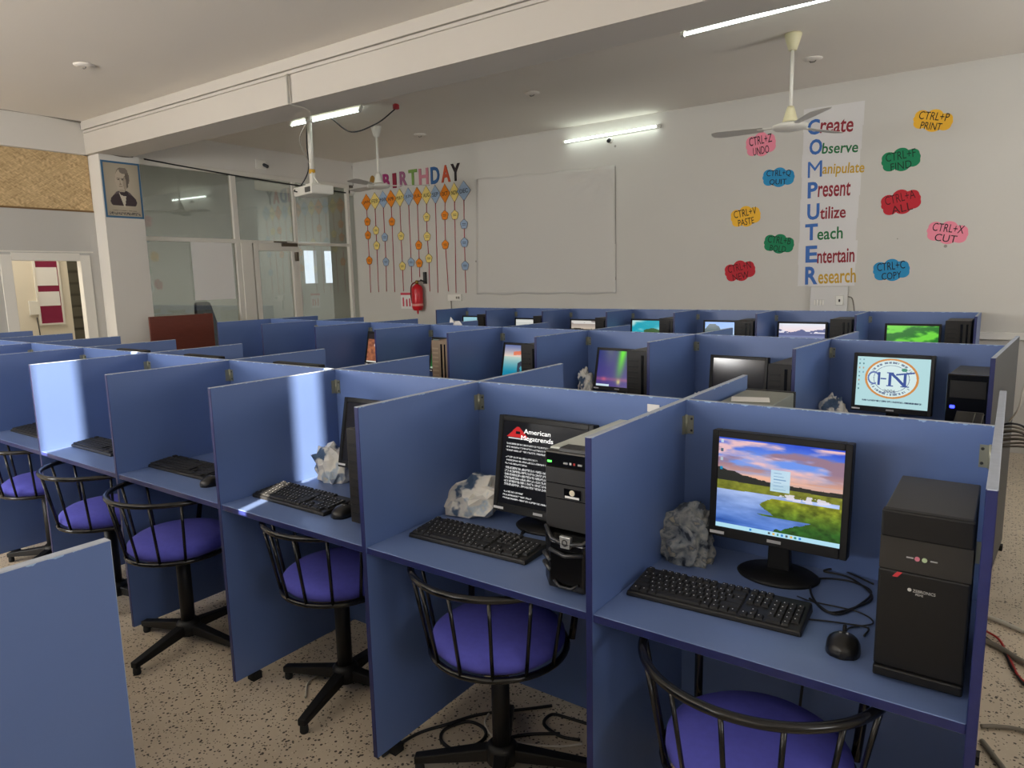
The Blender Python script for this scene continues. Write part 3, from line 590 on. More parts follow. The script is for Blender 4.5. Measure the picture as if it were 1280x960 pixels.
for l1, l2, u, v, wp, hp, tl, rgb, cn in CL:
    p = W_(u, v); wd = W_(u + wp / 2, v).x - W_(u - wp / 2, v).x; hd = W_(u, v - hp / 2).z - W_(u, v + hp / 2).z; slope = math.atan2(W_(u + 10, v).z - W_(u - 10, v).z, W_(u + 10, v).x - W_(u - 10, v).x)
    tl2 = tl + slope * .9; tl2 = tl2 if cn in ('pink', 'yellow') else tl2
    t = thing('shortcut_cloud', f'{cn} cloud shaped paper card reading {l1} {l2}', 'paper cloud', (p.x, YB, p.z), 0, 'keyboard shortcut clouds'); ol = []
    base = [(-.33, .20, .19), (.02, .26, .21), (.33, .16, .18), (-.31, -.17, .19), (.04, -.22, .22), (.33, -.15, .19), (-.40, .02, .14), (.40, .02, .14)]
    blobs = [(bx * wd * .92, bz * hd * 1.0, br) for bx, bz, br in base]
    poly = []
    for i in range(72):
        a = i * 2 * PI / 72; dr = Vector((math.cos(a), math.sin(a))); best = 0
        for bx, bz, br in blobs:
            r_ = br * (wd * .55 + hd * .55); c2 = Vector((bx, bz)); bq = dr.dot(c2); disc = bq * bq - (c2.length_squared - r_ * r_)
            if disc > 0: best = max(best, bq + math.sqrt(disc))
        poly.append((dr.x * best, dr.y * best))
    mx_, mz_ = max(abs(q[0]) for q in poly), max(abs(q[1]) for q in poly); ct, st = math.cos(tl2), math.sin(tl2)
    poly = [(q[0] / mx_ * wd / 2 * .98, q[1] / mz_ * hd / 2 * .86) for q in poly]; poly = [(q[0] * ct - q[1] * st, q[0] * st + q[1] * ct) for q in poly]
    MB().prism(poly, .003).build('card', mat('card_cloud_' + cn, rgb, .75), t)
    ik = INK if cn not in ('red', 'green') else mat('dim_marker_' + cn, tuple(int(x * .45) for x in rgb), .8)
    text('lettering', l1, wd * .74, hd * .30, ik, t, (-hd * .17 * st, -.004, hd * .17 * ct), tl2, .0008); text('lettering', l2, wd * .52, hd * .27, ik, t, (hd * .2 * st, -.004, -hd * .2 * ct), tl2, .0008)
# switch board below the poster
A, B = W_(1014, 358), W_(1061, 359); D = W_(1014, 396); t = thing('switch_board', 'white electrical switch board on the wall below the COMPUTER poster', 'switch board', ((A.x + B.x) / 2, YB, (A.z + D.z) / 2)); sw, sh = B.x - A.x, A.z - D.z
box('board', -sw / 2, sw / 2, -.035, 0, -sh / 2, sh / 2, mat('grey_white_plastic', (196, 194, 190), .4), t, .006)
b = MB()
for k in range(4): b.box(-sw * .38 + k * sw * .075, -sw * .335 + k * sw * .075, -.042, -.035, -.035, .02)
b.build('switches', WHITEP, t, bevel=.003)
box('breaker', sw * .2, sw * .4, -.05, -.035, -.03, .06, WHITEP, t, .004); box('breaker_toggle', sw * .28, sw * .32, -.06, -.05, .0, .025, BLACKP, t, .002)
MB().tube(bez([(sw * .5, -.02, .05), (sw * .62, -.015, .02), (sw * .70, -.012, -.15)]), .005, 6).build('cable', CABLEG, t)
t = thing('cable_trunking', 'white cable trunking along the back wall right of the far row', 'trunking', (0.6, YB, 1.0)); box('channel', -.85, 2.1, -.05, 0, -.03, .03, WHITEP, t, .005); box('lid_lip', -.85, 2.1, -.054, -.05, .018, .026, WHITEP, t)
# portrait on the column
def portrait():
    nx, ny = 60, 80; X, Y = np.meshgrid((np.arange(nx) + .5) / nx, (np.arange(ny) + .5) / ny); im = np.ones((ny, nx, 3)) * np.array([190, 180, 160])
    r = np.hypot((X - .5) / .5, (Y - .5) / .6)[..., None]; im -= 26 * np.clip(r - .3, 0, 1)
    def put(mask, c): im[mask] = c
    put((np.hypot((X - .5) / .34, (Y - .74) / .24) < 1) & (Y < .80) & (Y > .5), (96, 84, 86))
    put((np.hypot((X - .5) / .38, (Y - .72) / .16) < 1) & (Y < .80), (62, 50, 54))
    put((abs(X - .49 - (Y - .6) * .1) < (.86 - Y) * .36) & (Y > .55) & (Y < .82), (206, 198, 180))
    put(np.hypot((X - .53) / .125, (Y - .56) / .05) < 1, (56, 46, 50))
    put(np.hypot((X - .52) / .20, (Y - .26) / .19) < 1, (112, 102, 94)); put(np.hypot((X - .47) / .165, (Y - .32) / .215) < 1, (196, 183, 162))
    put((np.hypot((X - .56) / .12, (Y - .13) / .06) < 1), (126, 116, 106)); put((np.hypot((X - .63) / .05, (Y - .32) / .14) < 1), (104, 94, 86)); put((np.hypot((X - .57) / .05, (Y - .37) / .13) < 1), (168, 154, 136))
    for ex in (.405, .52): put(np.hypot((X - ex) / .035, (Y - .305) / .012) < 1, (84, 74, 68)); put(np.hypot((X - ex) / .05, (Y - .280) / .008) < 1, (120, 108, 98))
    put((np.abs(X - .445) < .012) & (Y > .31) & (Y < .385), (166, 150, 132)); put(np.hypot((X - .45) / .035, (Y - .39) / .010) < 1, (140, 124, 110)); put(np.hypot((X - .455) / .055, (Y - .435) / .008) < 1, (120, 100, 92)); put(np.hypot((X - .47) / .10, (Y - .515) / .025) < 1, (176, 164, 146))
    rng = np.random.default_rng(5)
    put((Y > .885) & (Y < .905) & (X > .15) & (X < .85) & (rng.random((ny, nx)) > .3), (120, 112, 100)); put((Y > .925) & (Y < .975) & (X > .05) & (X < .95) & (rng.random((ny, nx)) > .45), (84, 80, 80))
    return im
A, D = at(124, 196, 0, -7.845), at(181, 273, 0, -7.845); y0, y1, z1, z0 = 3.665, 4.065, 2.885, 2.30
t = thing('portrait_poster', 'blue-edged sepia poster of a person in a dark coat on the column', 'poster', (-7.85, (y0 + y1) / 2, (z0 + z1) / 2), PI / 2)
pw, ph = y1 - y0, z1 - z0; box('backing', -pw / 2, pw / 2, -.004, 0, -ph / 2, ph / 2, mat('slate_blue_border', (58, 104, 140), .6), t); picture('print', portrait(), pw - .04, ph - .04, PRINT, t, (0, -.005, 0))

# ------------------------------------------------------------------ cubicle rows
ZT, ZD, TH = 1.2, 0.755, 0.018
XA = [-0.008, -0.798, -1.6, -2.39, -3.186, -3.983, -4.771, -5.562, -6.375, -7.17]
XB = [-0.047, -0.861, -1.666, -2.475, -3.265, -4.061, -4.857, -5.693, -6.512]
XC = [-0.233, -1.09, -1.926, -2.73, -3.483, -4.292, -5.094, -5.887]
ROWS = {'A': (0.0, 1.414, .586, 1.191, XA), 'B': (-0.0709, 3.750, .594, 1.188, XB), 'C': (-0.0088, 6.574, .594, .594 + TH, XC)}
PM = [BLUE, NAVY, RAW, DARKSIDE]
def RW(row, lx, ly, z=0):
    an, yf = ROWS[row][0], ROWS[row][1]; c, s = math.cos(an), math.sin(an); return Vector((-3 + (lx + 3) * c - ly * s, yf + (lx + 3) * s + ly * c, z))
def hinge_mesh():
    b = MB(); b.box(0, .026, -.003, 0, -.028, .028); b.box(0, .003, -.026, 0, -.028, .028); b.mi = 1
    for z in (-.018, .018): b.lathe([(.004, 0), (.003, .002)], (.020, -.003, z), 8, Matrix.Rotation(PI / 2, 4, 'X'))
    b.mi = 0; b.tube([(.003, -.003, -.03), (.003, -.003, .03)], .0045, 8); return b.mesh('hinge', [CHROME, BLACKM])
HINGE = hinge_mesh()
def bay(row, k, label, ends=(False, False), outer=False):
    an, yf, yb, yr, xs = ROWS[row]; xr, xl = xs[k], xs[k + 1]; mid = (xr + xl) / 2; w2 = (xr - xl) / 2
    t = thing('cubicle', label, 'cubicle', RW(row, mid, 0), an, {'A': 'cubicles of the near row', 'B': 'cubicles of the middle row', 'C': 'cubicles of the far row'}[row])
    divs = [(-w2, False)] + ([(w2, True)] if ends[0] else [])
    for x, out in divs:
        MB().box(x - TH / 2, x + TH / 2, 0, yr, .03, ZT, mats=[0, 3 if (out and outer) else 0, 1, 1 if row != 'B' else 0, 1, 2]).build('side_panel', PM, t, bevel=.0015, seg=1)
        b = MB(); b.box(x - .02, x + .02, .07, .11, 0, .03); b.box(x - .02, x + .02, yr - .11, yr - .07, 0, .03); b.build('foot', RUBBER, t)
        if not out or True:
            for z in (1.125, .88):
                if z < 1 and not out: continue
                o = link('hinge', HINGE, t, (x + TH / 2 if not out else x - TH / 2, yb, z)); 
                if out: o.scale = (-1, 1, 1)
    MB().box(-w2 + TH / 2, w2 - TH / 2, yb, yb + TH, .05, ZT, mats=[0, 0, 0, 0, 1, 2]).build('back_panel', PM, t)
    MB().box(-w2 + TH / 2, w2 - TH / 2, .004, yb, ZD - .022, ZD, mats=[0, 0, 1, 0, 0, 0]).build('desktop', [BLUE_DESK, NAVY], t, bevel=.0015, seg=1)
    if yr > yb + .1: MB().box(-w2 + TH / 2, w2 - TH / 2, yb + TH, yr - .004, ZD - .022, ZD, mats=[0, 0, 0, 1, 0, 0]).build('rear_desktop', [BLUE_DESK, NAVY], t)
    return t
LA = ['blue cubicle at the right end of the near row, with the sunset wetland screen', 'blue cubicle of the near row with the black startup text screen', 'blue cubicle of the near row crossed by a sunbeam on desk and keyboard',
      'blue cubicle of the near row just left of the one with the sunlit keyboard', 'blue cubicle of the near row right of the brightly sunlit side panel', 'blue cubicle of the near row left of the brightly sunlit side panel',
      'blue cubicle of the near row at the left picture edge, second beyond the sunlit panel', 'blue cubicle of the near row, second from its left end', 'blue cubicle closing the left end of the near row']
for k in range(9):
    t_ = bay('A', k, LA[k], (k == 0, False), k == 0)
    if k == 1: MB().box(.285, .325, .5835, .586, 1.152, 1.176).build('tape_patch', PAPER, t_)
LB = ['blue cubicle at the right end of the middle row, with the round emblem screen', 'blue cubicle of the middle row with the switched-off glossy screen', 'blue cubicle of the middle row with the green aurora screen', 'blue cubicle of the middle row with the teal coast screen',
      'blue cubicle of the middle row with the dark green screen', 'blue cubicle of the middle row with the brown autumn screen', 'blue cubicle of the middle row, second from its left end', 'blue cubicle closing the left end of the middle row by the brown counter']
for k in range(8): bay('B', k, LB[k], (k == 0, False), k == 0)
LC = ['blue cubicle at the right end of the far row, with the green leaf screen', 'blue cubicle of the far row with the mountain screen', 'blue cubicle of the far row with the sky and rock screen', 'blue cubicle of the far row with the turquoise bay screen',
      'blue cubicle of the far row with the dim dusk screen', 'blue cubicle of the far row with the pale window screen', 'blue cubicle closing the left end of the far row']
for k in range(7): bay('C', k, LC[k], (k == 0, False), False)
# end of the row the photographer stands in; later bays unseen, added for shade
for k in range(3):
    t = thing('cubicle', ['blue cubicle whose end panel stands in the near left foreground', 'unseen blue cubicle added for its shade, next in the row of the near left foreground panel', 'unseen blue cubicle added for its shade, third in the row of the near left foreground panel'][k], 'cubicle', (-1.083 - .93 * k, .463, 0))
    for x in ([0, -.93] if k == 0 else [-.93]):
        MB().box(x - TH / 2 - .009 * (x == 0), x + TH / 2 - .009 * (x == 0), -1.19, 0, .03, ZT, mats=[0, 0, 1, 2, 1, 2]).build('side_panel', PM, t, bevel=.0015, seg=1)
        for y in (-.1, -1.1): MB().box(x - .02, x + .02, y - .02, y + .02, 0, .03).build('foot', RUBBER, t)
    MB().box(-.93 + TH / 2, -TH, -.60, -.60 + TH, .05, ZT, mats=[0, 0, 0, 0, 1, 2]).build('back_panel', PM, t); MB().box(-.93 + TH / 2, -TH, -.58, -.004, ZD - .022, ZD).build('desktop', BLUE_DESK, t)

# ------------------------------------------------------------------ screens
def fbm(X, Y, seed, oct_=5, sx=4, sy=4):
    rng = np.random.default_rng(seed); out = np.zeros_like(X); amp = 1; tot = 0
    for o in range(oct_):
        g = rng.random((int(sy * 2 ** o) + 3, int(sx * 2 ** o) + 3)); x = X * sx * 2 ** o; y = Y * sy * 2 ** o; xi = x.astype(int); yi = y.astype(int); fx = x - xi; fy = y - yi; fx = fx * fx * (3 - 2 * fx); fy = fy * fy * (3 - 2 * fy)
        out += amp * (g[yi, xi] * (1 - fx) * (1 - fy) + g[yi, xi + 1] * fx * (1 - fy) + g[yi + 1, xi] * (1 - fx) * fy + g[yi + 1, xi + 1] * fx * fy); tot += amp; amp *= .5
    return out / tot
def grid_xy(nx, ny): return np.meshgrid((np.arange(nx) + .5) / nx, (np.arange(ny) + .5) / ny)
def lerp(a, b, t): t = np.clip(t, 0, 1)[..., None]; return np.array(a) * (1 - t) + np.array(b) * t
def mixm(im, c, m): m = np.clip(m, 0, 1)[..., None]; return im * (1 - m) + np.array(c) * m
def scr_wetland(nx=220, ny=170):
    X, Y = grid_xy(nx, ny); n = fbm(X, Y, 1, 5, 3, 9); n2 = fbm(X, Y, 2, 5, 20, 26); n3 = fbm(X, Y, 7, 4, 3, 5)
    im = lerp((48, 80, 205), (110, 150, 235), Y / .22 + (n3 - .5) * .8)
    im = mixm(im, (232, 190, 196), (n - .44) * 5 * (Y < .42) * (Y > .02)); im = mixm(im, (150, 120, 140), (fbm(X, Y, 3, 5, 3, 12) - .5) * 7 * (Y < .40) * (Y > .08))
    im = mixm(im, (240, 178, 140), np.clip((Y - .26) / .16, 0, 1) * .8)
    hor = .455 + .02 * X
    im = mixm(im, (44, 44, 40), ((Y > hor - .09 * np.clip(1 - X * 2.2, 0, 1) - .012 - .03 * fbm(X, Y * 0, 4, 4, 14, 1)) & (Y < hor + .05)).astype(float))
    im = mixm(im, (120, 124, 44), (Y > hor + .015).astype(float)); im = np.where((Y > hor + .015)[..., None], im * (.7 + .6 * n2[..., None]), im)
    water = (Y > .57 - .01 * X) & (X < .98)
    wcol = lerp((170, 190, 235), (70, 110, 190), (Y - .57) / .35) + (fbm(X, Y, 8, 4, 4, 12)[..., None] - .5) * 110
    im = np.where(water[..., None], wcol, im)
    im = mixm(im, (225, 220, 235), (((np.hypot((X - .72) / .2, (Y - .56) / .035)) < 1) & (n2 > .45)).astype(float) * .9)
    ed = .36 + .05 * (n2 - .5); g1 = (Y > .60 + .0 * X) & (X > ed + np.abs(Y - .68) * 1.2 * (Y < .78)) & (Y < .80) & (np.abs(Y - .68) < .11 + .3 * (X - .36)) ; g2 = (Y > .98 - .33 * (X - .40) * 1.4 + .05 * (n2 - .5)) & (X > .40)
    gcol = lerp((150, 150, 40), (40, 84, 30), (Y - .58) / .3) * (.55 + .9 * n2[..., None]); im = np.where((g1 | g2)[..., None], gcol, im)
    im = mixm(im, (190, 222, 240), ((X > .445) & (X < .60) & (Y > .29) & (Y < .515)).astype(float) * .93)
    for k in range(6): im = mixm(im, (110, 150, 190), ((X > .47) & (X < .53 + .02 * (k % 3)) & (np.abs(Y - .32 - k * .034) < .004)).astype(float) * .8)
    for k, c in enumerate(((200, 220, 235), (60, 90, 110), (180, 200, 210), (20, 140, 190))): im = mixm(im, c, ((np.abs(X - .03) < .013) & (np.abs(Y - .04 - k * .10) < .018)).astype(float) * .9)
    im = mixm(im, (176, 222, 240), (Y > .955).astype(float))
    for k in range(9): im = mixm(im, ((20, 110, 200), (60, 60, 60), (240, 180, 60), (40, 120, 90))[k % 4], ((np.abs(X - (.30 if k == 0 else .42 + k * .035)) < .009) & (np.abs(Y - .978) < .011)).astype(float) * .8)
    return im
def scr_bios(nx=150, ny=150):
    X, Y = grid_xy(nx, ny); im = np.ones((ny, nx, 3)) * np.array([12, 12, 14]); rng = np.random.default_rng(11)
    rows = [.27, .31, .35, .43, .47, .51, .56, .60, .64, .68, .72, .76, .85, .89, .93]; lens = [.62, .60, .55, .40, .62, .28, .62, .62, .58, .64, .62, .60, .25, .36, .64]; r = rng.random((ny, nx)) * .5 + rng.random((1, nx)) * .5
    for y, l in zip(rows, lens): im = mixm(im, (190, 190, 190), ((np.abs(Y - y) < .013) & (X > .05) & (X < .05 + l) & (r > .42)).astype(float))
    tri = (Y > .06) & (Y < .185) & (np.abs(X - .185) < (Y - .045) * .95) & ~((Y > .115) & (Y < .15) & (np.abs(X - .185) < .025)); im = mixm(im, (200, 40, 40), tri.astype(float)); im = mixm(im, (220, 220, 220), ((np.abs(Y - .20) < .008) & (np.abs(X - .185) < .11)).astype(float))
    return im
def scr_logo(nx=200, ny=150):
    X, Y = grid_xy(nx, ny); im = np.ones((ny, nx, 3)) * np.array([178, 216, 220]); e = np.hypot((X - .49) / .37, (Y - .42) / .40); rng = np.random.default_rng(2)
    im = mixm(im, (212, 232, 232), (e < .95).astype(float)); im = mixm(im, (206, 140, 74), (np.abs(e - .96) < .045).astype(float)); im = mixm(im, (70, 84, 130), (np.abs(e - .66) < .010).astype(float))
    an = np.arctan2(Y - .42, X - .49); seg = (rng.random(160)[((an + PI) / (2 * PI) * 159).astype(int)] > .45); im = mixm(im, (90, 104, 130), ((np.abs(e - .80) < .045) & seg & (np.abs(np.sin(an)) > .45)).astype(float) * .8)
    def rect(x0, x1, y0, y1, c): nonlocal im; im = mixm(im, c, ((X > x0) & (X < x1) & (Y > y0) & (Y < y1)).astype(float))
    nv = (62, 84, 150); g = np.hypot((X - .245) / .085, (Y - .42) / .13); im = mixm(im, (96, 116, 170), ((np.abs(g - .9) < .13) & ((X < .28) | (Y < .36))).astype(float))
    rect(.30, .335, .30, .56, nv); rect(.34, .42, .415, .44, nv)
    rect(.45, .49, .30, .56, nv); rect(.425, .52, .29, .315, nv); rect(.425, .52, .55, .575, nv); im = mixm(im, nv, ((np.abs((X - .48) - (Y - .30) * .78) < .028) & (Y > .30) & (Y < .56)).astype(float))
    rect(.655, .695, .30, .56, nv); rect(.62, .735, .55, .575, nv); im = mixm(im, nv, ((np.abs(Y - (.335 - (X - .55) * .22)) < .016) & (X > .55) & (X < .80)).astype(float)); im = mixm(im, (70, 140, 120), (np.hypot((X - .66) / .04, (Y - .235) / .035) < 1).astype(float))
    rect(.33, .62, .70, .708, nv)
    r = rng.random((1, nx)) * .6 + rng.random((ny, nx)) * .4; im = mixm(im, (56, 70, 92), ((np.abs(Y - .885 - .0 * X) < .016) & (X > .10) & (X < .92) & (r > .38)).astype(float))
    for k in range(8):
        for cx in (.035, .09): im = mixm(im, ((110, 150, 170), (60, 110, 120), (180, 140, 110))[(k + int(cx * 100)) % 3], ((np.abs(X - cx) < .012) & (np.abs(Y - .06 - k * .085) < .016)).astype(float) * (.8 if cx < .05 or k < 4 else 0))
    return im
def scr_aurora(nx=90, ny=70):
    X, Y = grid_xy(nx, ny); X = X * 1.5; im = lerp((50, 58, 120), (84, 60, 140), Y + .2 * (fbm(X / 1.5, Y, 3) - .5)); im = lerp((44, 48, 100), (1, 1, 1), X * 0) * .3 + im * .7
    g = np.exp(-((X - .80 + (Y - .3) * .12) / .13) ** 2) * np.clip(1.05 - Y * 1.1, 0, 1); im = mixm(im, (96, 220, 50), g * 1.1); im = mixm(im, (110, 120, 110), np.exp(-((X - .4) / .2) ** 2) * np.clip(.5 - Y, 0, 1)); im = mixm(im, (190, 90, 120), np.exp(-((Y - .80) / .05) ** 2) * .45 + np.exp(-((X - .25) / .08) ** 2 - ((Y - .8) / .06) ** 2) * .5)
    im = mixm(im, (200, 190, 120), np.exp(-((X - .76) / .06) ** 2 - ((Y - .86) / .07) ** 2)); im = mixm(im, (200, 220, 230), ((Y > .94) & (X < .45)).astype(float)); return im
def scr_coast(nx=80, ny=70):
    X, Y = grid_xy(nx, ny); X = X * 1.5; im = lerp((96, 110, 160), (226, 206, 190), Y / .35); im = mixm(im, (228, 110, 70), ((np.abs(Y - .2 - .1 * (1 - X)) < .06) & (X > .4)).astype(float) * .8); im = np.where((Y > .35)[..., None], lerp((190, 206, 196), (20, 130, 160), (Y - .35) / .5), im)
    im = mixm(im, (50, 60, 76), ((Y > .55 - .5 * (X - .60)) & (X > .60) & (fbm(X / 1.5, Y, 4, 4, 8, 8) > .45)).astype(float)); im = mixm(im, (230, 230, 230), ((np.abs(X - .84) < .035) & (Y > .58)).astype(float)); im = mixm(im, (70, 74, 100), ((np.abs(X - .86) < .03) & (Y > .36) & (Y < .52)).astype(float)); return im
def scr_simple(kind, nx=70, ny=46):
    X, Y = grid_xy(nx, ny); n = fbm(X, Y, len(kind), 4, 4, 5)
    if kind == 'green': im = lerp((110, 210, 60), (30, 110, 30), .5 + .9 * np.sin(9 * Y + 5 * X + 6 * n))
    elif kind == 'mountain':
        im = lerp((224, 228, 240), (240, 214, 214), Y / .4); hz = .42 - .25 * fbm(X, Y * 0, 9, 4, 5, 1); im = mixm(im, (88, 96, 140), (Y > hz).astype(float)); im = mixm(im, (226, 222, 232), ((Y > hz) & (n > .55) & (Y < .4)).astype(float)); im = np.where((Y > .5)[..., None], lerp((150, 160, 200), (90, 100, 140), Y), im)
    elif kind == 'rock': im = lerp((96, 150, 230), (190, 214, 240), Y / .5); im = mixm(im, (60, 84, 90), (np.hypot((X - .2) / .22, (Y - .42) / .3) < .7 + .6 * n).astype(float)); im = np.where((Y > .55)[..., None], lerp((150, 190, 220), (60, 110, 150), Y), im)
    elif kind == 'bay': im = lerp((30, 160, 180), (220, 232, 224), np.sin(6 * Y + 3 * X + 4 * n) * .5 + .3); im = mixm(im, (60, 90, 50), (np.hypot((X - .6) / .25, (Y - .5) / .16) < .7 + .5 * n).astype(float))
    elif kind == 'dusk': im = lerp((130, 120, 120), (190, 176, 160), Y / .35); im = mixm(im, (50, 46, 44), (Y > .30 + .15 * n).astype(float)); im = mixm(im, (210, 206, 200), ((Y < .15) & (n > .5)).astype(float))
    elif kind == 'window': im = lerp((214, 214, 208), (190, 190, 184), Y); im = mixm(im, (150, 160, 160), (np.abs(Y * 14 % 1 - .5) < .12).astype(float) * .5)
    elif kind == 'pale': im = lerp((150, 196, 206), (120, 170, 190), Y); im = mixm(im, (60, 100, 130), ((n > .6) & (Y > .4)).astype(float))
    elif kind == 'forest': im = lerp((24, 60, 36), (50, 120, 50), n); im = mixm(im, (150, 170, 150), (Y > .93).astype(float)); im = mixm(im, (120, 140, 130), (Y < .25 * n).astype(float))
    elif kind == 'autumn': im = lerp((90, 50, 40), (190, 120, 80), fbm(X, Y, 6, 4, 10, 12)); im = mixm(im, (40, 34, 34), (Y < .2).astype(float)); im = mixm(im, (226, 200, 190), (np.hypot((X - .35) / .1, (Y - .4) / .06) < 1).astype(float)); im = mixm(im, (210, 210, 200), (Y > .95).astype(float))
    return im
OFFS = mat('dark_glossy_screen', (44, 42, 42), .12, spec=.8)
def monitor(label, loc, rz, w_, h_, bot, img=None, tilt=0.06, off=None, name_tag=True):
    """origin at the base centre on the desk; faces -y. bot = height of the lower edge above the desk"""
    t = thing('computer_monitor', label, 'monitor', loc, rz, 'monitors in the cubicles')
    bz = .018 if h_ > .25 else .014; ch = .028
    Mt = Matrix.Translation((0, -.035, bot)) @ Matrix.Rotation(-tilt, 4, 'X')
    b = MB(); d0 = -.018
    b.box(-w_ / 2, -w_ / 2 + bz, d0, .02, 0, h_, Mt); b.box(w_ / 2 - bz, w_ / 2, d0, .02, 0, h_, Mt); b.box(-w_ / 2 + bz, w_ / 2 - bz, d0, .02, h_ - bz, h_, Mt); b.box(-w_ / 2 + bz, w_ / 2 - bz, d0, .02, 0, ch, Mt)
    b.hull8([Mt @ Vector(q) for q in ((-w_ / 2, .018, 0.0), (w_ / 2, .018, 0.0), (w_ / 2, .018, h_), (-w_ / 2, .018, h_))], [Mt @ Vector(q) for q in ((-w_ * .32, .05, h_ * .15), (w_ * .32, .05, h_ * .15), (w_ * .32, .05, h_ * .85), (-w_ * .32, .05, h_ * .85))])
    b.build('housing', BLACKP, t, bevel=.002, seg=1)
    sw, sh = w_ - 2 * bz, h_ - bz - ch
    if img is not None: o = picture('screen', img, sw, sh, SCREEN, t)
    else:
        o = MB().box(-sw / 2, sw / 2, 0, .004, -sh / 2, sh / 2).build('screen', OFFS, t)
    o.matrix_basis = Mt @ Matrix.Translation((0, d0 + .004, ch + sh / 2))
    if name_tag:
        o = MB().box(-.018, .018, -.0006, 0, -.004, .004).build('badge', mat('silver_print', (170, 170, 170), .5), t); o.matrix_basis = Mt @ Matrix.Translation((0, d0 - .0002, ch * .5))
        o = MB().box(-.02, .02, -.0006, 0, -.004, .004).build('sticker', LEGEND, t); o.matrix_basis = Mt @ Matrix.Translation((-w_ / 2 + .024, d0 - .0004, ch * .42))
    MB().hull8([(-.03, .0, .012), (.03, .0, .012), (.03, .03, .012), (-.03, .03, .012)], [(-.025, .0, bot + .06), (.025, .0, bot + .06), (.025, .025, bot + .06), (-.025, .025, bot + .06)]).build('stand_neck', BLACKP, t, bevel=.003)
    o = MB().lathe([(.105, 0), (.108, .004), (.10, .010), (.04, .016), (.03, .018)], n=36).build('stand_base', BLACKP, t); o.scale = (1, .8, 1)
    return t
def dz(row, lx, ly): return RW(row, lx, ly, ZD)
A_, B_, C3 = ROWS['A'][0], ROWS['B'][0], ROWS['C'][0]
m0 = monitor('square black monitor showing a sunset wetland wallpaper', dz('A', -.475, .475), 0, .355, .297, .098, scr_wetland())
m1 = monitor('black monitor showing white startup text beside the grey-sided tower', dz('A', -1.215, .455), 0, .365, .325, .04, scr_bios(), tilt=.16)
hx = -.365 / 2 + .018
o = text('screen_text', 'American\nMegatrends', .125, .042, mat('white_screen_text', (235, 235, 235), .5, emit=((235, 235, 235), .9)), m1); o.matrix_basis = Matrix.Translation((0, -.035, .04)) @ Matrix.Rotation(-.16, 4, 'X') @ Matrix.Translation((-.025, -.0155, .325 - .018 - .042)) 
monitor('black monitor with a dark screen leaning back beside the sunlit keyboard', dz('A', -1.985, .44), 0, .36, .28, .085, None, tilt=.20)
ml = monitor('black monitor showing a round emblem with an orange ring', dz('B', -.503, .46), B_, .37, .302, .092, scr_logo())
sc_ = [c for c in ml.children if c.name.startswith('screen')][0]
o = text('screen_text', '2006', .055, .015, mat('navy_screen_text', (50, 60, 90), .5, emit=((50, 60, 90), .9)), ml); o.matrix_basis = sc_.matrix_basis @ Matrix.Translation((-.008, -.0004, -.043))
monitor('black monitor switched off with a glossy reflecting screen', dz('B', -1.314, .46), B_, .345, .30, .04, None, tilt=.10)
monitor('black monitor showing a green aurora wallpaper', dz('B', -2.12, .46), B_, .37, .285, .062, scr_aurora(), tilt=.20)
monitor('black monitor showing a teal coast with a lighthouse', dz('B', -2.95, .46), B_, .37, .285, .062, scr_coast(), tilt=.20)
monitor('black monitor showing a dark green wallpaper', dz('B', -3.725, .46), B_, .37, .285, .072, scr_simple('forest'), tilt=.20)
monitor('black monitor showing a brown autumn wallpaper', dz('B', -4.545, .46), B_, .37, .30, .078, scr_simple('autumn'), tilt=.20)
CM = [(-.705, 'green', 'bright green leaf', .43), (-1.62, 'mountain', 'pale mountain', .45), (-2.37, 'rock', 'blue sky and rock', .42), (-3.19, 'bay', 'turquoise bay', .42), (-3.965, 'dusk', 'dim dusk', .42), (-4.755, 'window', 'pale grey window', .42), (-5.59, 'pale', 'pale teal', .42)]
for x, kd, nm, ww in CM: monitor(f'wide black monitor showing a {nm} picture by the back wall', dz('C', x, .44), C3, ww, .275, .075 if kd not in ('dusk', 'window') else .06, scr_simple(kd), name_tag=False)
for x, lb in ((-2.88, 'back of a black monitor topping the panel right behind the sunbeam cubicle'), (-3.72, 'back of a black monitor topping the panel left of the one behind the sunbeam cubicle'), (-4.52, 'back of a black monitor topping the panel nearest the brown counter')):
    monitor(lb, RW('A', x, .76, ZD), PI, .36, .325, .10, None, name_tag=False)

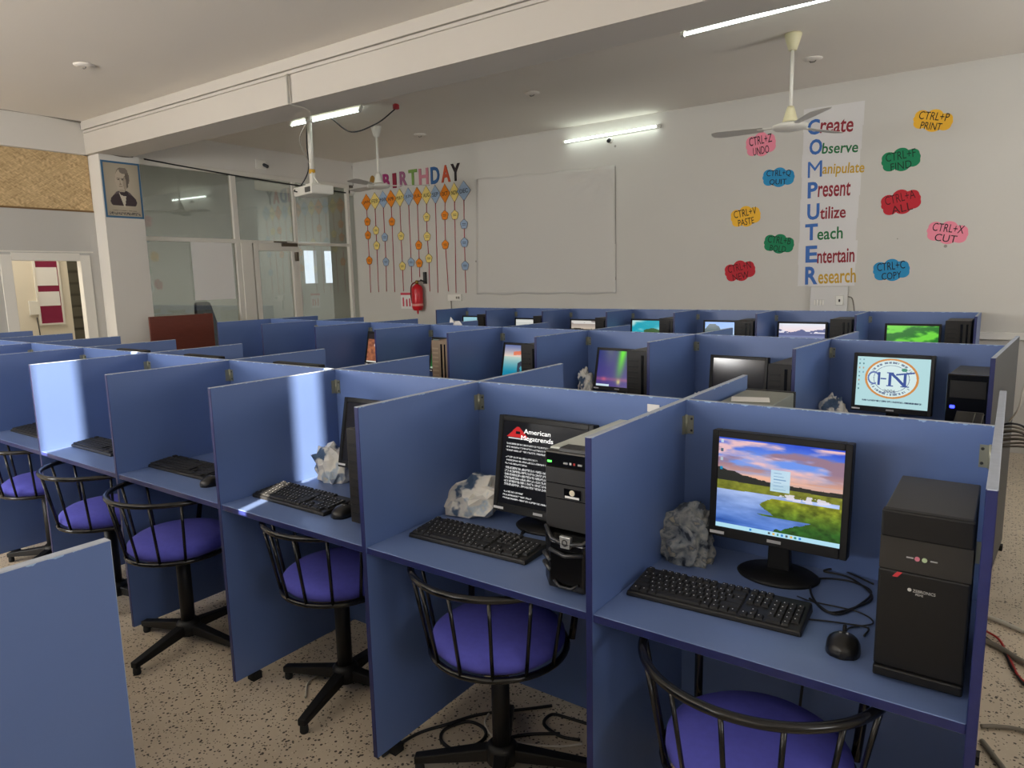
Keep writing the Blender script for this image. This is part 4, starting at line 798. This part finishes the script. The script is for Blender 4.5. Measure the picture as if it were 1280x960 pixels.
# ------------------------------------------------------------------ towers
def tower(label, loc, rz, w_, h_, d_, kind='plain', led=None):
    """origin at the front lower left corner of the base, front faces -y"""
    t = thing('computer_tower', label, 'computer tower', loc, rz, 'computer towers in the cubicles')
    b = MB()
    for x in (.02, w_ - .02):
        for y in (.04, d_ - .04): b.box(x - .012, x + .012, y - .012, y + .012, 0, .008)
    b.build('feet', RUBBER, t)
    side = {'plain': BLACKM, 'gaming': mat('pale_grey_steel', (196, 200, 190), .45, .1), 'grey': mat('olive_grey_steel', (128, 132, 122), .45), 'ribbed': mat('dark_grey_steel', (60, 58, 55), .5), 'beige': mat('taupe_steel', (150, 132, 112), .5), 'blueled': BLACKM}[kind]
    box('case', 0.002, w_ - .002, .022, d_, .008, h_ - .002, side, t, .003)
    fr = {'plain': BLACKP, 'gaming': BLACKP, 'grey': BLACKP, 'ribbed': mat('brown_black_plastic', (28, 26, 25), .45, spec=.35), 'beige': mat('taupe_plastic', (130, 112, 94), .5), 'blueled': BLACKG}[kind]
    if kind == 'plain':
        box('front_bezel', 0, w_, 0, .022, .03, h_ * .66, fr, t, .004); box('drive_cover', 0, w_, 0, .022, h_ * .845, h_, fr, t, .004); box('port_strip', 0, w_, .004, .022, h_ * .66, h_ * .845, mat('charcoal_plastic', (38, 37, 35), .45), t)
        box('foot_band', 0.0, w_, -.004, .022, .008, .03, fr, t, .004)
        for x, m in ((.42, mat('pink_jack', (206, 120, 140), .4)), (.50, mat('green_jack', (170, 190, 150), .4))): MB().lathe([(.0045, 0), (.0045, .002)], (w_ * x, .0035, h_ * .745), 12, Matrix.Rotation(PI / 2, 4, 'X')).build('audio_jack', m, t)
        for x in (.34, .60): box('usb_port', w_ * x - .006, w_ * x + .006, .002, .005, h_ * .742, h_ * .748, mat('silver_print', (170, 170, 170), .5), t)
        b = MB(); b.hull8([(w_ * .16, -.001, h_ * .625), (w_ * .22, -.001, h_ * .625), (w_ * .27, -.001, h_ * .655), (w_ * .21, -.001, h_ * .655)], [(w_ * .16, 0, h_ * .625), (w_ * .22, 0, h_ * .625), (w_ * .27, 0, h_ * .655), (w_ * .21, 0, h_ * .655)]); b.build('sticker', mat('red_sticker', (190, 50, 58), .5), t)
        GT = mat('grey_white_print', (196, 196, 192), .6); text('lettering', 'ZEBRONICS', .038, .0058, GT, t, (w_ * .52, -.0003, h_ * .565), 0, .0006); text('lettering', 'PRIME', .013, .004, GT, t, (w_ * .47, -.0003, h_ * .545), 0, .0006)
        MB().lathe([(.0035, 0), (.0035, .0008)], (w_ * .36, 0, h_ * .566), 12, Matrix.Rotation(PI / 2, 4, 'X')).build('emblem', GT, t)
    elif kind == 'gaming':
        box('front_bezel', 0, w_, 0, .024, h_ * .42, h_ * .93, mat('dark_grey_plastic', (36, 36, 37), .5), t, .003); box('top_strip', 0, w_, -.002, .024, h_ * .86, h_ * .985, BLACKG, t, .006)
        b = MB(); b.hull8([(w_ * .2, .0, h_ * .955), (w_ * .8, .0, h_ * .955), (w_ * .8, .05, h_ * .955), (w_ * .2, .05, h_ * .955)], [(w_ * .26, .005, h_ * 1.01), (w_ * .74, .005, h_ * 1.01), (w_ * .74, .05, h_ * 1.01), (w_ * .26, .05, h_ * 1.01)]); b.build('top_handle', mat('dark_grey_plastic', (36, 36, 37), .5), t, bevel=.003)
        for k in (.64, .75): box('bay_line', .004, w_ - .004, -.001, .001, h_ * k, h_ * k + .002, BLACKG, t)
        box('badge', w_ * .36, w_ * .66, -.003, 0, h_ * .655, h_ * .725, BLACKG, t); MB().lathe([(.008, 0), (.008, .001)], (w_ * .51, -.003, h_ * .70), 14, Matrix.Rotation(PI / 2, 4, 'X')).build('badge_emblem', mat('cream_print', (214, 206, 180), .5), t); box('badge_strip', w_ * .38, w_ * .64, -.004, -.003, h_ * .66, h_ * .675, LEGEND, t)
        for x, m in ((.06, LEDG), (.36, mat('silver_print', (170, 170, 170), .5)), (.62, MATS['silver_print'])): box('port', w_ * x, w_ * x + .012, -.004, -.002, h_ * .90, h_ * .912, m, t)
        for x, m in ((.47, LEGEND), (.54, CABLER), (.78, LEGEND)): box('jack', w_ * x, w_ * x + .005, -.004, -.002, h_ * .90, h_ * .914, m, t)
        b = MB(); b.hull8([(0, -.005, .02), (w_ * .18, -.035, .008), (w_ * .82, -.035, .008), (w_, -.005, .02), (w_, .024, .01), (0, .024, .01)], [(0, -.005, h_ * .40), (w_ * .2, -.03, h_ * .36), (w_ * .8, -.03, h_ * .36), (w_, -.005, h_ * .40), (w_, .024, h_ * .42), (0, .024, h_ * .42)]); b.build('lower_fascia', BLACKG, t, bevel=.004)
        SG = mat('gunmetal_trim', (66, 67, 69), .3, .5)
        b = MB(); b.tube([(.005, -.008, h_ * .44), (w_ * .22, -.03, h_ * .375), (w_ * .5, -.036, h_ * .355), (w_ * .78, -.03, h_ * .375), (w_ - .005, -.008, h_ * .44)], .006, 6); b.build('trim_bar', SG, t)
        b = MB(); b.tube([(w_ * .2, -.034, h_ * .30), (w_ * .5, -.042, h_ * .28), (w_ * .8, -.034, h_ * .30)], .006, 6); b.build('trim_bar', SG, t)
        b = MB(); b.tube([(w_ * .28, -.036, h_ * .08), (w_ * .4, -.042, h_ * .05), (w_ * .6, -.042, h_ * .05), (w_ * .72, -.036, h_ * .08)], .004, 6); b.build('trim_bar', SG, t)
        for sx in (0, 1):
            for zz in (.14, .21):
                b = MB(); x0, x1 = (.0, w_ * .2) if sx == 0 else (w_ * .8, w_); b.tube([(x0, -.01, h_ * (zz + .03 * (1 if sx == 0 else .0))), (x1, -.032, h_ * (zz + .03 * (0 if sx == 0 else 0)))], .007, 6); b.build('fin', SG, t)
        b = MB(); b.prism([(w_ * .5 - .014, h_ * .33), (w_ * .5 + .014, h_ * .33), (w_ * .5 + .017, h_ * .415), (w_ * .5 - .017, h_ * .415)], .012, Matrix.Translation((0, -.028, 0))); b.build('power_button', mat('silver_button', (170, 172, 172), .35, .5), t, bevel=.002)
        MB().tube([(w_ * .5 + .007 * math.cos(a * PI / 6), -.041, h_ * .375 + .007 * math.sin(a * PI / 6)) for a in range(12)], .0012, 4, True).build('power_mark', BLACKP, t)
    elif kind == 'blueled':
        box('front_bezel', 0, w_, 0, .022, .01, h_, fr, t, .004); box('drive_cover', .012, w_ - .012, -.003, 0, h_ * .70, h_ * .92, BLACKP, t, .002)
        b = MB(); b.hull8([(w_ * .22, -.008, h_ * .38), (w_ * .94, -.008, h_ * .36), (w_ * .90, -.008, h_ * .53), (w_ * .28, -.008, h_ * .53)], [(w_ * .22, 0, h_ * .38), (w_ * .94, 0, h_ * .36), (w_ * .90, 0, h_ * .53), (w_ * .28, 0, h_ * .53)]); b.build('fascia_plate', mat('graphite_plate', (84, 82, 78), .3, .4), t)
        for x in (.68, .88): MB().tube([(w_ * x - .004, -.009, h_ * .37), (w_ * x + .006, -.009, h_ * .52)], .002, 5).build('trim_bar', CHROME, t)
        box('led', w_ * .10, w_ * .22, -.006, 0, h_ * .56, h_ * .60, LEDB, t, .004)
    else:
        box('front_bezel', 0, w_, 0, .022, .01, h_, fr, t, .003)
        for k in range(9): box('vent_rib', .012, w_ * .45, -.003, 0, h_ * (.1 + k * .09), h_ * (.1 + k * .09) + .012, side if kind == 'beige' else BLACKP, t)
        box('dark_strip', w_ * .58, w_ * .68, -.002, 0, h_ * .08, h_ * .93, BLACKG, t); box('dark_strip', w_ * .80, w_ * .88, -.002, 0, h_ * .08, h_ * .93, BLACKG, t)
        if led: box('led', w_ * .66, w_ * .66 + .014, -.005, -.001, h_ * .5, h_ * .5 + .014, led, t)
    return t
tower('plain black tower with a red sticker on the desk right of the sunset screen', dz('A', -.183, .08), 0, .155, .357, .285, 'plain')
tower('grey-sided gaming tower with sculpted black front beside the startup text screen', dz('A', -.985, .10), 0, .165, .377, .43, 'gaming')
tower('black tower half hidden beside the mouse next to the sunlit keyboard', dz('A', -1.79, .12), 0, .165, .337, .40, 'ribbed')
tower('black tower barely showing at the panel edge left of the sunbeam cubicle', dz('A', -2.565, .13), 0, .155, .37, .38, 'ribbed')
tower('black tower with a glowing blue light right of the emblem screen', dz('B', -.222, .12), B_, .162, .352, .36, 'blueled')
tower('black tower right of the switched-off glossy screen', dz('B', -1.03, .12), B_, .15, .348, .36, 'ribbed')
tower('black ribbed tower right of the aurora screen', dz('B', -1.876, .12), B_, .17, .377, .38, 'ribbed')
tower('black tower with a white light right of the coast screen', dz('B', -2.692, .12), B_, .17, .378, .38, 'ribbed', LEDW)
tower('grey-brown tower right of the dark green screen', dz('B', -3.556, .12), B_, .165, .37, .38, 'beige')
tower('taupe tower showing at the edge of the middle row\'s second cubicle from the left', dz('B', -5.03, .14), B_, .16, .37, .36, 'beige')
tower('taupe tower showing at the edge of the middle row\'s leftmost cubicle', dz('B', -5.865, .14), B_, .16, .37, .36, 'beige')
for x, nm, hh, led in ((-.443, 'bright green leaf', .400, None), (-1.317, 'pale mountain', .398, LEDW), (-2.168, 'blue sky and rock', .37, LEDW), (-2.94, 'turquoise bay', .378, None), (-3.686, 'dim dusk', .373, None), (-4.50, 'pale grey window', .38, None), (-5.33, 'pale teal', .388, None)):
    tower(f'black tower right of the {nm} screen by the back wall', dz('C', x, .12), C3, .18, hh, .38, 'ribbed', led)
tw = tower('grey-topped tower with a white note seen behind the near row\'s back panel', RW('A', -.60, 1.13, ZD), PI, .17, .405, .40, 'grey')
b = MB(); b.box(-.06, .06, -.045, .045, 0, .0012, Matrix.Rotation(.3, 4, 'Z')); o = b.build('paper_note', PAPER, None, RW('A', -.69, .90, ZD + .4045)); tag(o, 'white paper note lying on the tower behind the near row panel', 'paper')

# ------------------------------------------------------------------ keyboards and mice
def keycap(w_, d_):
    b = MB(); h = .006; i = .0022
    b.hull8([(-w_ / 2, -d_ / 2, 0), (w_ / 2, -d_ / 2, 0), (w_ / 2, d_ / 2, 0), (-w_ / 2, d_ / 2, 0)], [(-w_ / 2 + i, -d_ / 2 + i, h), (w_ / 2 - i, -d_ / 2 + i, h), (w_ / 2 - i, d_ / 2 - i * .6, h), (-w_ / 2 + i, d_ / 2 - i * .6, h)])
    b.mi = 1
    if w_ < .03:
        v = [b.bm.verts.new(q) for q in ((-.0034, .0008, h + .0002), (-.0008, .0008, h + .0002), (-.0008, .0042, h + .0002), (-.0034, .0042, h + .0002))]; f = b.bm.faces.new(v); f.material_index = 1
    return b.mesh('key', [KEYM, LEGEND])
KM = {}
def keyboard(label, loc, rz, w_=.44, d_=.145, full=True, dim=False):
    t = thing('keyboard', label, 'keyboard', loc, rz, 'keyboards on the near row')
    b = MB(); b.hull8([(-w_ / 2, -d_ / 2, 0), (w_ / 2, -d_ / 2, 0), (w_ / 2, d_ / 2, 0), (-w_ / 2, d_ / 2, 0)], [(-w_ / 2 + .003, -d_ / 2 + .002, .014), (w_ / 2 - .003, -d_ / 2 + .002, .014), (w_ / 2 - .003, d_ / 2 - .002, .026), (-w_ / 2 + .003, d_ / 2 - .002, .026)])
    b.build('case', KEYB, t, bevel=.004)
    u = (w_ - .022) / 22.5; x00 = -w_ / 2 + .011; rows = []
    def row(r, segs):
        x = 0
        for s in segs:
            if s > 0: rows.append((r, x + s / 2, s))
            x += abs(s)
    row(5, [1, -1, 1, 1, 1, 1, -.5, 1, 1, 1, 1, -.5, 1, 1, 1, 1, -.25, 1, 1, 1]); row(4, [1] * 13 + [2, -.25, 1, 1, 1, -.25, 1, 1, 1, 1]); row(3, [1.5] + [1] * 12 + [1.5, -.25, 1, 1, 1, -.25, 1, 1, 1, 1]); row(2, [1.75] + [1] * 11 + [2.25, -3.5, 1, 1, 1, 1]); row(1, [2.25] + [1] * 10 + [2.75, -1.25, 1, -1.25, 1, 1, 1, 1]); row(0, [1.25, 1.25, 1.25, 6.25, 1.25, 1.25, 1.25, 1.25, -.25, 1, 1, 1, -.25, 2, 1])
    v = (d_ - .016) / 6.35; al = math.atan2(.012, d_ - .004)
    M0 = Matrix.Rotation(al, 4, 'X')
    if full:
        for r, xc, s in rows:
            kw = s * u - .0012; key = (round(kw, 4), round(v, 4))
            if key not in KM: KM[key] = keycap(kw, v - .0012)
            y = -d_ / 2 + .008 + (r + .5 + (.35 if r == 5 else 0)) * v; o = link('key', KM[key], t); o.location = (x00 + xc * u, y, .0145 + (y + d_ / 2) * math.tan(al)); o.rotation_euler = (al, 0, 0)
    else:
        b = MB()
        for r, xc, s in rows:
            y = -d_ / 2 + .008 + (r + .5 + (.35 if r == 5 else 0)) * v; z = .0145 + (y + d_ / 2) * math.tan(al); b.box(x00 + xc * u - s * u / 2 + .001, x00 + xc * u + s * u / 2 - .001, y - v / 2 + .001, y + v / 2 - .001, z, z + .0055)
        o = b.build('keys', KEYM, t); o['kind'] = 'stuff'
    return t
keyboard('black keyboard in front of the sunset wetland screen', dz('A', -.557, .222), .045, .43, .145); keyboard('black keyboard in front of the startup text screen', dz('A', -1.32, .218), .03, .45, .145)
keyboard('black keyboard with its left end lit by a sunbeam', dz('A', -2.148, .196), -.01, .43, .15); keyboard('black keyboard in the cubicle left of the sunbeam one', dz('A', -2.96, .21), .02, .44, .14, False)
keyboard('black keyboard right of the brightly sunlit side panel', dz('A', -3.745, .205), .0, .43, .14, False); keyboard('black keyboard by the left picture edge', dz('A', -4.49, .19), .01, .43, .14, False)
def mouse(label, loc, rz, cable=None):
    t = thing('computer_mouse', label, 'mouse', loc, rz); b = MB(); n = 14; rings = []
    for i in range(n + 1):
        a = i / n; y = -.055 + .11 * a; wd = .031 * (1 - abs(2 * a - 1) ** 3.2) ** .5 * (1 - .12 * math.sin(a * PI) * (a > .5)) + .004; hz = .036 * math.sin(min(1, a * 1.05 + .12) * PI * .93) ** .8 + .004
        rings.append([(wd * math.cos(q * PI / 10), y, hz * math.sin(q * PI / 10) ** .75 + .001) for q in range(11)])
    vs = [[b.bm.verts.new(p) for p in r] for r in rings]
    for A_r, B_r in zip(vs, vs[1:]):
        for q in range(10): f = b.bm.faces.new((A_r[q], A_r[q + 1], B_r[q + 1], B_r[q])); f.smooth = True
        b.bm.faces.new((A_r[0], B_r[0], B_r[10], A_r[10]))
    b.bm.faces.new(vs[0]); b.bm.faces.new(vs[-1][::-1]); b.build('body', mat('black_mouse_shell', (26, 25, 24), .3), t)
    MB().lathe([(.009, -.004), (.010, 0), (.009, .004)], (0, .032, .030), 14, Matrix.Rotation(PI / 2, 4, 'Y')).build('scroll_wheel', RUBBER, t)
    MB().box(-.009, .009, -.0115, -.0055, .0395, .0402).build('badge', MATS['silver_print'], t)
    if cable: MB().tube(bez(cable), .002, 6).build('cable', CABLEB, t)
    return t
mouse('black wired mouse beside the keyboard of the sunset screen', dz('A', -.253, .165), .12, [(0, .055, .012), (0.01, .10, .004), (.055, .145, .004), (.02, .19, .004), (-.08, .20, .004), (-.12, .215, .004)])
mouse('black mouse by the tower next to the sunlit keyboard', dz('A', -1.885, .175), .1, [(0, .055, .012), (.02, .12, .004), (.06, .25, .004)])
mouse('black mouse by the panel left of the sunbeam cubicle', dz('A', -2.655, .14), .0)
# loose cables on the two nearest desks
def cable(name, label, pts, r, m, n=8, closed=False):
    P_ = [Vector(p) for p in pts]; c = P_[0].copy(); o = MB().tube([q - c for q in bez(P_, n)], r, 6).build(name, m, None, c); return tag(o, label, 'cable')
z0 = ZD + .004
D_ = lambda *uv: [at(u, v, 2, z0) for u, v in uv]
cable('coiled_cable', 'thin black cable coiled between the sunset screen and the black tower', D_((1012, 748), (1045, 768), (1080, 752), (1088, 738), (1060, 726), (1020, 724), (1014, 742), (1035, 765), (1075, 757), (1090, 744), (1062, 722), (1030, 714), (1050, 712), (1092, 730)), .0028, CABLEB)
cable('keyboard_cable', 'thin black keyboard cable running right towards the black tower', D_((1010, 774), (1030, 776), (1060, 780), (1085, 785), (1080, 795)), .0022, CABLEB)
cable('coiled_cable', 'thin black cable coiled under the startup text screen', D_((650, 690), (652, 668), (675, 660), (690, 676), (668, 690), (650, 672), (664, 656), (690, 664)), .0024, CABLEB)
# ------------------------------------------------------------------ crumpled dust cloths
def rag_mat(name='printed_cloth', sc=11, cols=((70, 92, 120), (214, 212, 206), (228, 224, 214), (170, 186, 200), (214, 200, 170))):
    m = bpy.data.materials.new(name); m.use_nodes = True; nt = m.node_tree; b = nt.nodes['Principled BSDF']; b.inputs['Roughness'].default_value = .75
    tc = nt.nodes.new('ShaderNodeTexCoord'); nz = nt.nodes.new('ShaderNodeTexNoise'); nz.inputs['Scale'].default_value = sc; nz.inputs['Detail'].default_value = 3; nt.links.new(tc.outputs['Object'], nz.inputs[0])
    cr = nt.nodes.new('ShaderNodeValToRGB'); e = cr.color_ramp.elements; e[0].position = .38; e[0].color = (*lin(cols[0]), 1); e[1].position = .43; e[1].color = (*lin(cols[1]), 1)
    for p_, c_ in ((.56, cols[2]), (.63, cols[3]), (.70, cols[4])): q = e.new(p_); q.color = (*lin(c_), 1)
    nt.links.new(nz.outputs[0], cr.inputs[0]); nt.links.new(cr.outputs[0], b.inputs['Base Color']); return m
RAG = rag_mat()
def rag(label, loc, sx, sy, sz, seed, rz=0.0, m=None, soft=False):
    bm = bmesh.new(); bmesh.ops.create_icosphere(bm, subdivisions=5 if soft else 3, radius=1.0); rng = np.random.default_rng(seed); D = rng.normal(size=(7, 3)); D /= np.linalg.norm(D, axis=1)[:, None]; ph = rng.random(7) * 6
    for v in bm.verts:
        q = np.array(v.co)
        if soft:
            wq = q + .30 * np.sin(2.7 * q[[1, 2, 0]] + ph[:3]); fold = sum((1 - abs(math.sin(f * float(wq @ D[i]) + ph[i] + 1.4 * math.sin(2.2 * float(q @ D[(i + 2) % 7])))) ** .7) * a for i, f, a in ((0, 4.5, .20), (1, 5.5, .18), (2, 7, .13), (3, 9.5, .10)))
            q = q * (.62 + fold * 1.05 + .12 * math.sin(2.4 * float(q @ D[4]) + ph[4])); v.co = ((q[0] + .2 * math.sin(q[2] * 2.6 + seed)) * sx, q[1] * sy, (max(-.5, q[2]) + .5) * sz); continue
        low = sum(math.sin(2.6 * float(q @ D[i]) + ph[i]) for i in range(4)) / 4; mid = sum(abs(math.sin(4.6 * float(q @ D[i]) + ph[i])) for i in range(3, 7)) / 4
        r = .74 + .20 * low - .34 * (mid - .6) + .20 * (rng.random() - .5); q = q * r + (rng.random(3) - .5) * .10
        v.co = ((q[0] + .15 * math.sin(q[2] * 3 + seed)) * sx, q[1] * sy, (max(-.44, q[2]) + .44) * sz)
    me = bpy.data.meshes.new('cloth'); bm.to_mesh(me); bm.free(); me.materials.append(m or RAG); o = link('crumpled_cloth', me, None, loc); o.rotation_euler = (0, 0, rz)
    for p_ in me.polygons: p_.use_smooth = soft
    return tag(o, label, 'cloth', 'crumpled cloths on the desks')
GRAG = rag_mat('grey_blue_cloth', 26, ((58, 66, 78), (120, 128, 136), (158, 160, 158), (96, 106, 118), (176, 168, 148)))
rag('crumpled grey cloth left of the sunset wetland screen', dz('A', -.715, .455), .092, .09, .125, 5, .3, GRAG, True); rag('crumpled blue printed cloth left of the startup text screen', dz('A', -1.50, .45), .165, .105, .115, 6); rag('crumpled cream cloth by the monitor of the sunbeam cubicle', dz('A', -2.275, .45), .115, .10, .125, 8)
rag('crumpled grey and white cloth left of the emblem screen', dz('B', -.765, .42), .075, .07, .11, 10, 0, None, True); rag('crumpled white cloth left of the switched-off screen', dz('B', -1.57, .44), .06, .06, .085, 12); rag('crumpled white cloth left of the aurora screen', dz('B', -2.385, .42), .06, .06, .14, 14, 0, None, True)
rag('heaped white cloth peeking over the middle row panel near the fire extinguisher', Vector((-4.02, 4.72, ZD)), .15, .11, .37, 16, 0, mat('white_cotton', (226, 224, 224), .8))

# ------------------------------------------------------------------ chairs
def chair(label, x, y, rz, legrot, proto=None):
    if proto is None:
        t = thing('swivel_chair', label, 'chair', (x, y, 0), rz, 'round violet chairs along the near row')
        MB().lathe([(.15, .448), (.19, .456), (.207, .475), (.205, .497), (.18, .515), (.12, .526), (.05, .530), (.01, .531)], n=40).build('seat', CUSH, t)
        ring = [(.212 * math.cos(a * PI / 20), .212 * math.sin(a * PI / 20), .452) for a in range(40)]; b = MB(); b.tube(ring, .010, 8, True); b.lathe([(.15, .428), (.16, .440), (.16, .449), (.15, .45)], n=24); b.build('seat_ring', TUBEBLK, t)
        # back rail: horseshoe around -y, ends bent down to the seat ring
        rail = []
        for k in range(33):
            a = math.radians(-90 - 118 + k * 236 / 32); R = .262; rail.append(Vector((R * math.cos(a), R * math.sin(a) - .0, .712 + .006 * math.cos(a + PI / 2))))
        e0, e1 = rail[0], rail[-1]
        def down(e): d_ = Vector((e.x, e.y, 0)).normalized(); return [d_ * .245 + Vector((0, .05, .700)), d_ * .232 + Vector((0, .062, .66)), d_ * .214 + Vector((0, .03, .45))]
        path = down(e0)[::-1] + rail + down(e1); path = bez(path, 3); MB().tube(path, .011, 10).build('back_rail', TUBEBLK, t)
        for k in range(7):
            a = math.radians(-90 - 78 + k * 26); b = MB(); b.tube([(.214 * math.cos(a), .214 * math.sin(a), .452), (.261 * math.cos(a), .261 * math.sin(a), .708)], .006, 6); b.build('spindle', TUBEBLK, t)
        MB().tube([(0, 0, .07), (0, 0, .43)], .029, 14).build('post', BLACKP, t)
        MB().lathe([(.05, .05), (.05, .10), (.036, .115)], n=16).build('hub', BLACKP, t)
        for k in range(4):
            h = link('leg', None, t) if False else None
            a = math.radians(legrot + k * 90); Mx = Matrix.Rotation(a, 4, 'Z'); b = MB()
            b.hull8([Mx @ Vector(q) for q in ((.03, -.022, .055), (.285, -.016, .030), (.285, .016, .030), (.03, .022, .055))], [Mx @ Vector(q) for q in ((.03, -.022, .10), (.285, -.016, .055), (.285, .016, .055), (.03, .022, .10))]); lg = b.build('leg', BLACKP, t, bevel=.004)
            b = MB(); b.lathe([(.014, 0), (.016, .006), (.014, .034)], Mx @ Vector((.27, 0, 0)), 10); b.build('foot', RUBBER, lg)
        return t
    t = copy_tree(proto); t.location = (x, y, 0); t.rotation_euler = (0, 0, rz); t['label'] = label; return t
ch = chair('round violet chair pushed under the desk of the startup text screen', -1.235, 1.62, .10, 25)
chair('round violet chair pulled out before the sunset screen desk, at the bottom edge', -.415, 1.52, .0, 0, ch); chair('round violet chair at the sunbeam cubicle desk', -2.015, 1.655, -.16, 0, ch); chair('round violet chair standing clear of the desk left of the sunbeam cubicle', -2.885, 1.515, -.22, 0, ch)
chair('round violet chair below the brightly sunlit side panel', -3.575, 1.53, -.1, 0, ch); chair('round violet chair at the left picture edge', -4.43, 1.58, .1, 0, ch)

# ------------------------------------------------------------------ cables on the floor
Fl = lambda *uv: [at(u, v, 2, .006) for u, v in uv]
cable('floor_cable', 'black cable looping over the floor under the startup text desk', Fl((478, 945), (520, 918), (560, 905), (600, 893), (660, 886), (690, 882)), .006, CABLEB)
cable('floor_cable', 'black cable coiled in a loop beside the nearest full chair base', Fl((556, 945), (600, 928), (606, 912), (585, 902), (556, 912), (553, 928), (580, 940), (620, 926), (660, 918), (700, 917)), .006, CABLEB)
cable('floor_cable', 'thin white cable curving over the floor behind the nearest full chair', Fl((612, 890), (606, 905), (620, 922), (660, 930), (700, 933), (728, 930)), .004, CABLEW)
cable('floor_cable', 'black cable coil in the dark corner under the startup text desk', Fl((735, 905), (712, 898), (690, 893), (680, 905), (700, 920), (725, 925)), .006, CABLEB)
cable('floor_cable', 'pale cable curving behind the chair base of the sunbeam cubicle', Fl((382, 872), (386, 852), (410, 838), (440, 826), (460, 822)), .004, CABLEW)
cable('desk_cable', 'black cable drooping under the sunset screen desk by the back panel', [(-.30, 1.97, .72), (-.26, 1.93, .55), (-.17, 1.90, .47), (-.08, 1.93, .52), (-.06, 1.97, .68)], .005, CABLEB)
cable('desk_cable', 'thin black cable hanging straight below the sunset screen desk', [(-.42, 1.98, .72), (-.41, 1.96, .5), (-.42, 1.95, .25), (-.40, 1.92, .02)], .004, CABLEB)
cable('desk_cable', 'pale cable hanging below the startup text desk to the floor', [(-.93, 1.97, .72), (-.92, 1.95, .50), (-.99, 1.93, .25), (-1.04, 1.92, .012)], .005, CABLEW)
cable('floor_cable', 'white twin cable on the floor right of the near row, topmost of the bunch', [(-.03, 3.66, .012), (.05, 3.63, .012), (.15, 3.57, .012), (.35, 3.5, .012), (.9, 3.62, .012), (1.7, 3.5, .012)], .010, CABLEW)
cable('floor_cable', 'thick grey cable bundle on the floor right of the near row', [(-.05, 3.42, .014), (.05, 3.36, .014), (.14, 3.27, .014), (.35, 3.15, .014), (.9, 3.2, .014), (1.8, 3.0, .014)], .013, CABLEG)
cable('floor_cable', 'red wire on the floor right of the near row', [(.0, 3.50, .01), (.05, 3.44, .01), (.09, 3.27, .01), (.15, 3.1, .01), (.4, 2.95, .01), (1.2, 2.9, .01)], .005, CABLER)
cable('floor_cable', 'black wire crossing under the red wire right of the near row', [(.0, 3.44, .008), (.07, 3.33, .008), (.10, 3.2, .008), (.18, 3.05, .008), (.5, 2.85, .008), (1.3, 2.8, .008)], .006, CABLEB)
cable('floor_cable', 'single grey cable crossing the floor near the row end panel', [(0.01, 2.72, .01), (.06, 2.75, .01), (.14, 2.77, .01), (.35, 2.74, .01), (.8, 2.6, .01), (1.5, 2.7, .01)], .008, CABLEG)
cable('floor_cable', 'grey cable at the bottom right corner of the picture', [(.015, 2.63, .01), (.05, 2.56, .01), (.08, 2.48, .01), (.08, 2.3, .01), (.2, 2.0, .01), (.7, 1.8, .01), (1.4, 1.9, .01)], .009, CABLEG)
t = thing('hanging_cables', 'tangle of grey cables hanging on the dark outer panel of the middle row', 'cables', (.0, 3.9, .9))
random.seed(8)
for k in range(9):
    y0 = .05 + random.random() * .1; pts = [(-.035, y0 * .5 - .1, -.05 - .012 * k), (.03 + .01 * k, -.10 - .02 * (k % 3), -.02 - .012 * k), (.09 + .015 * k, -.06 - .03 * (k % 4), -.05 - .02 * k), (.14 + .02 * k, .0, -.16 - .04 * (k % 5)), (.16 + .02 * k, .02, -.55), (.20 + .03 * k, .10, -.80), (.34 + .04 * k, .16 + .05 * k, -.885)]
    MB().tube(bez(pts), .005, 5).build('cable', CABLEG if k % 3 else CABLEB, t)
MB().tube(bez([(.02, -.05, -.02), (.05, -.14, .06), (.07, -.12, .18), (.14, -.1, .24)]), .004, 6).build('cable', CABLEW, t)
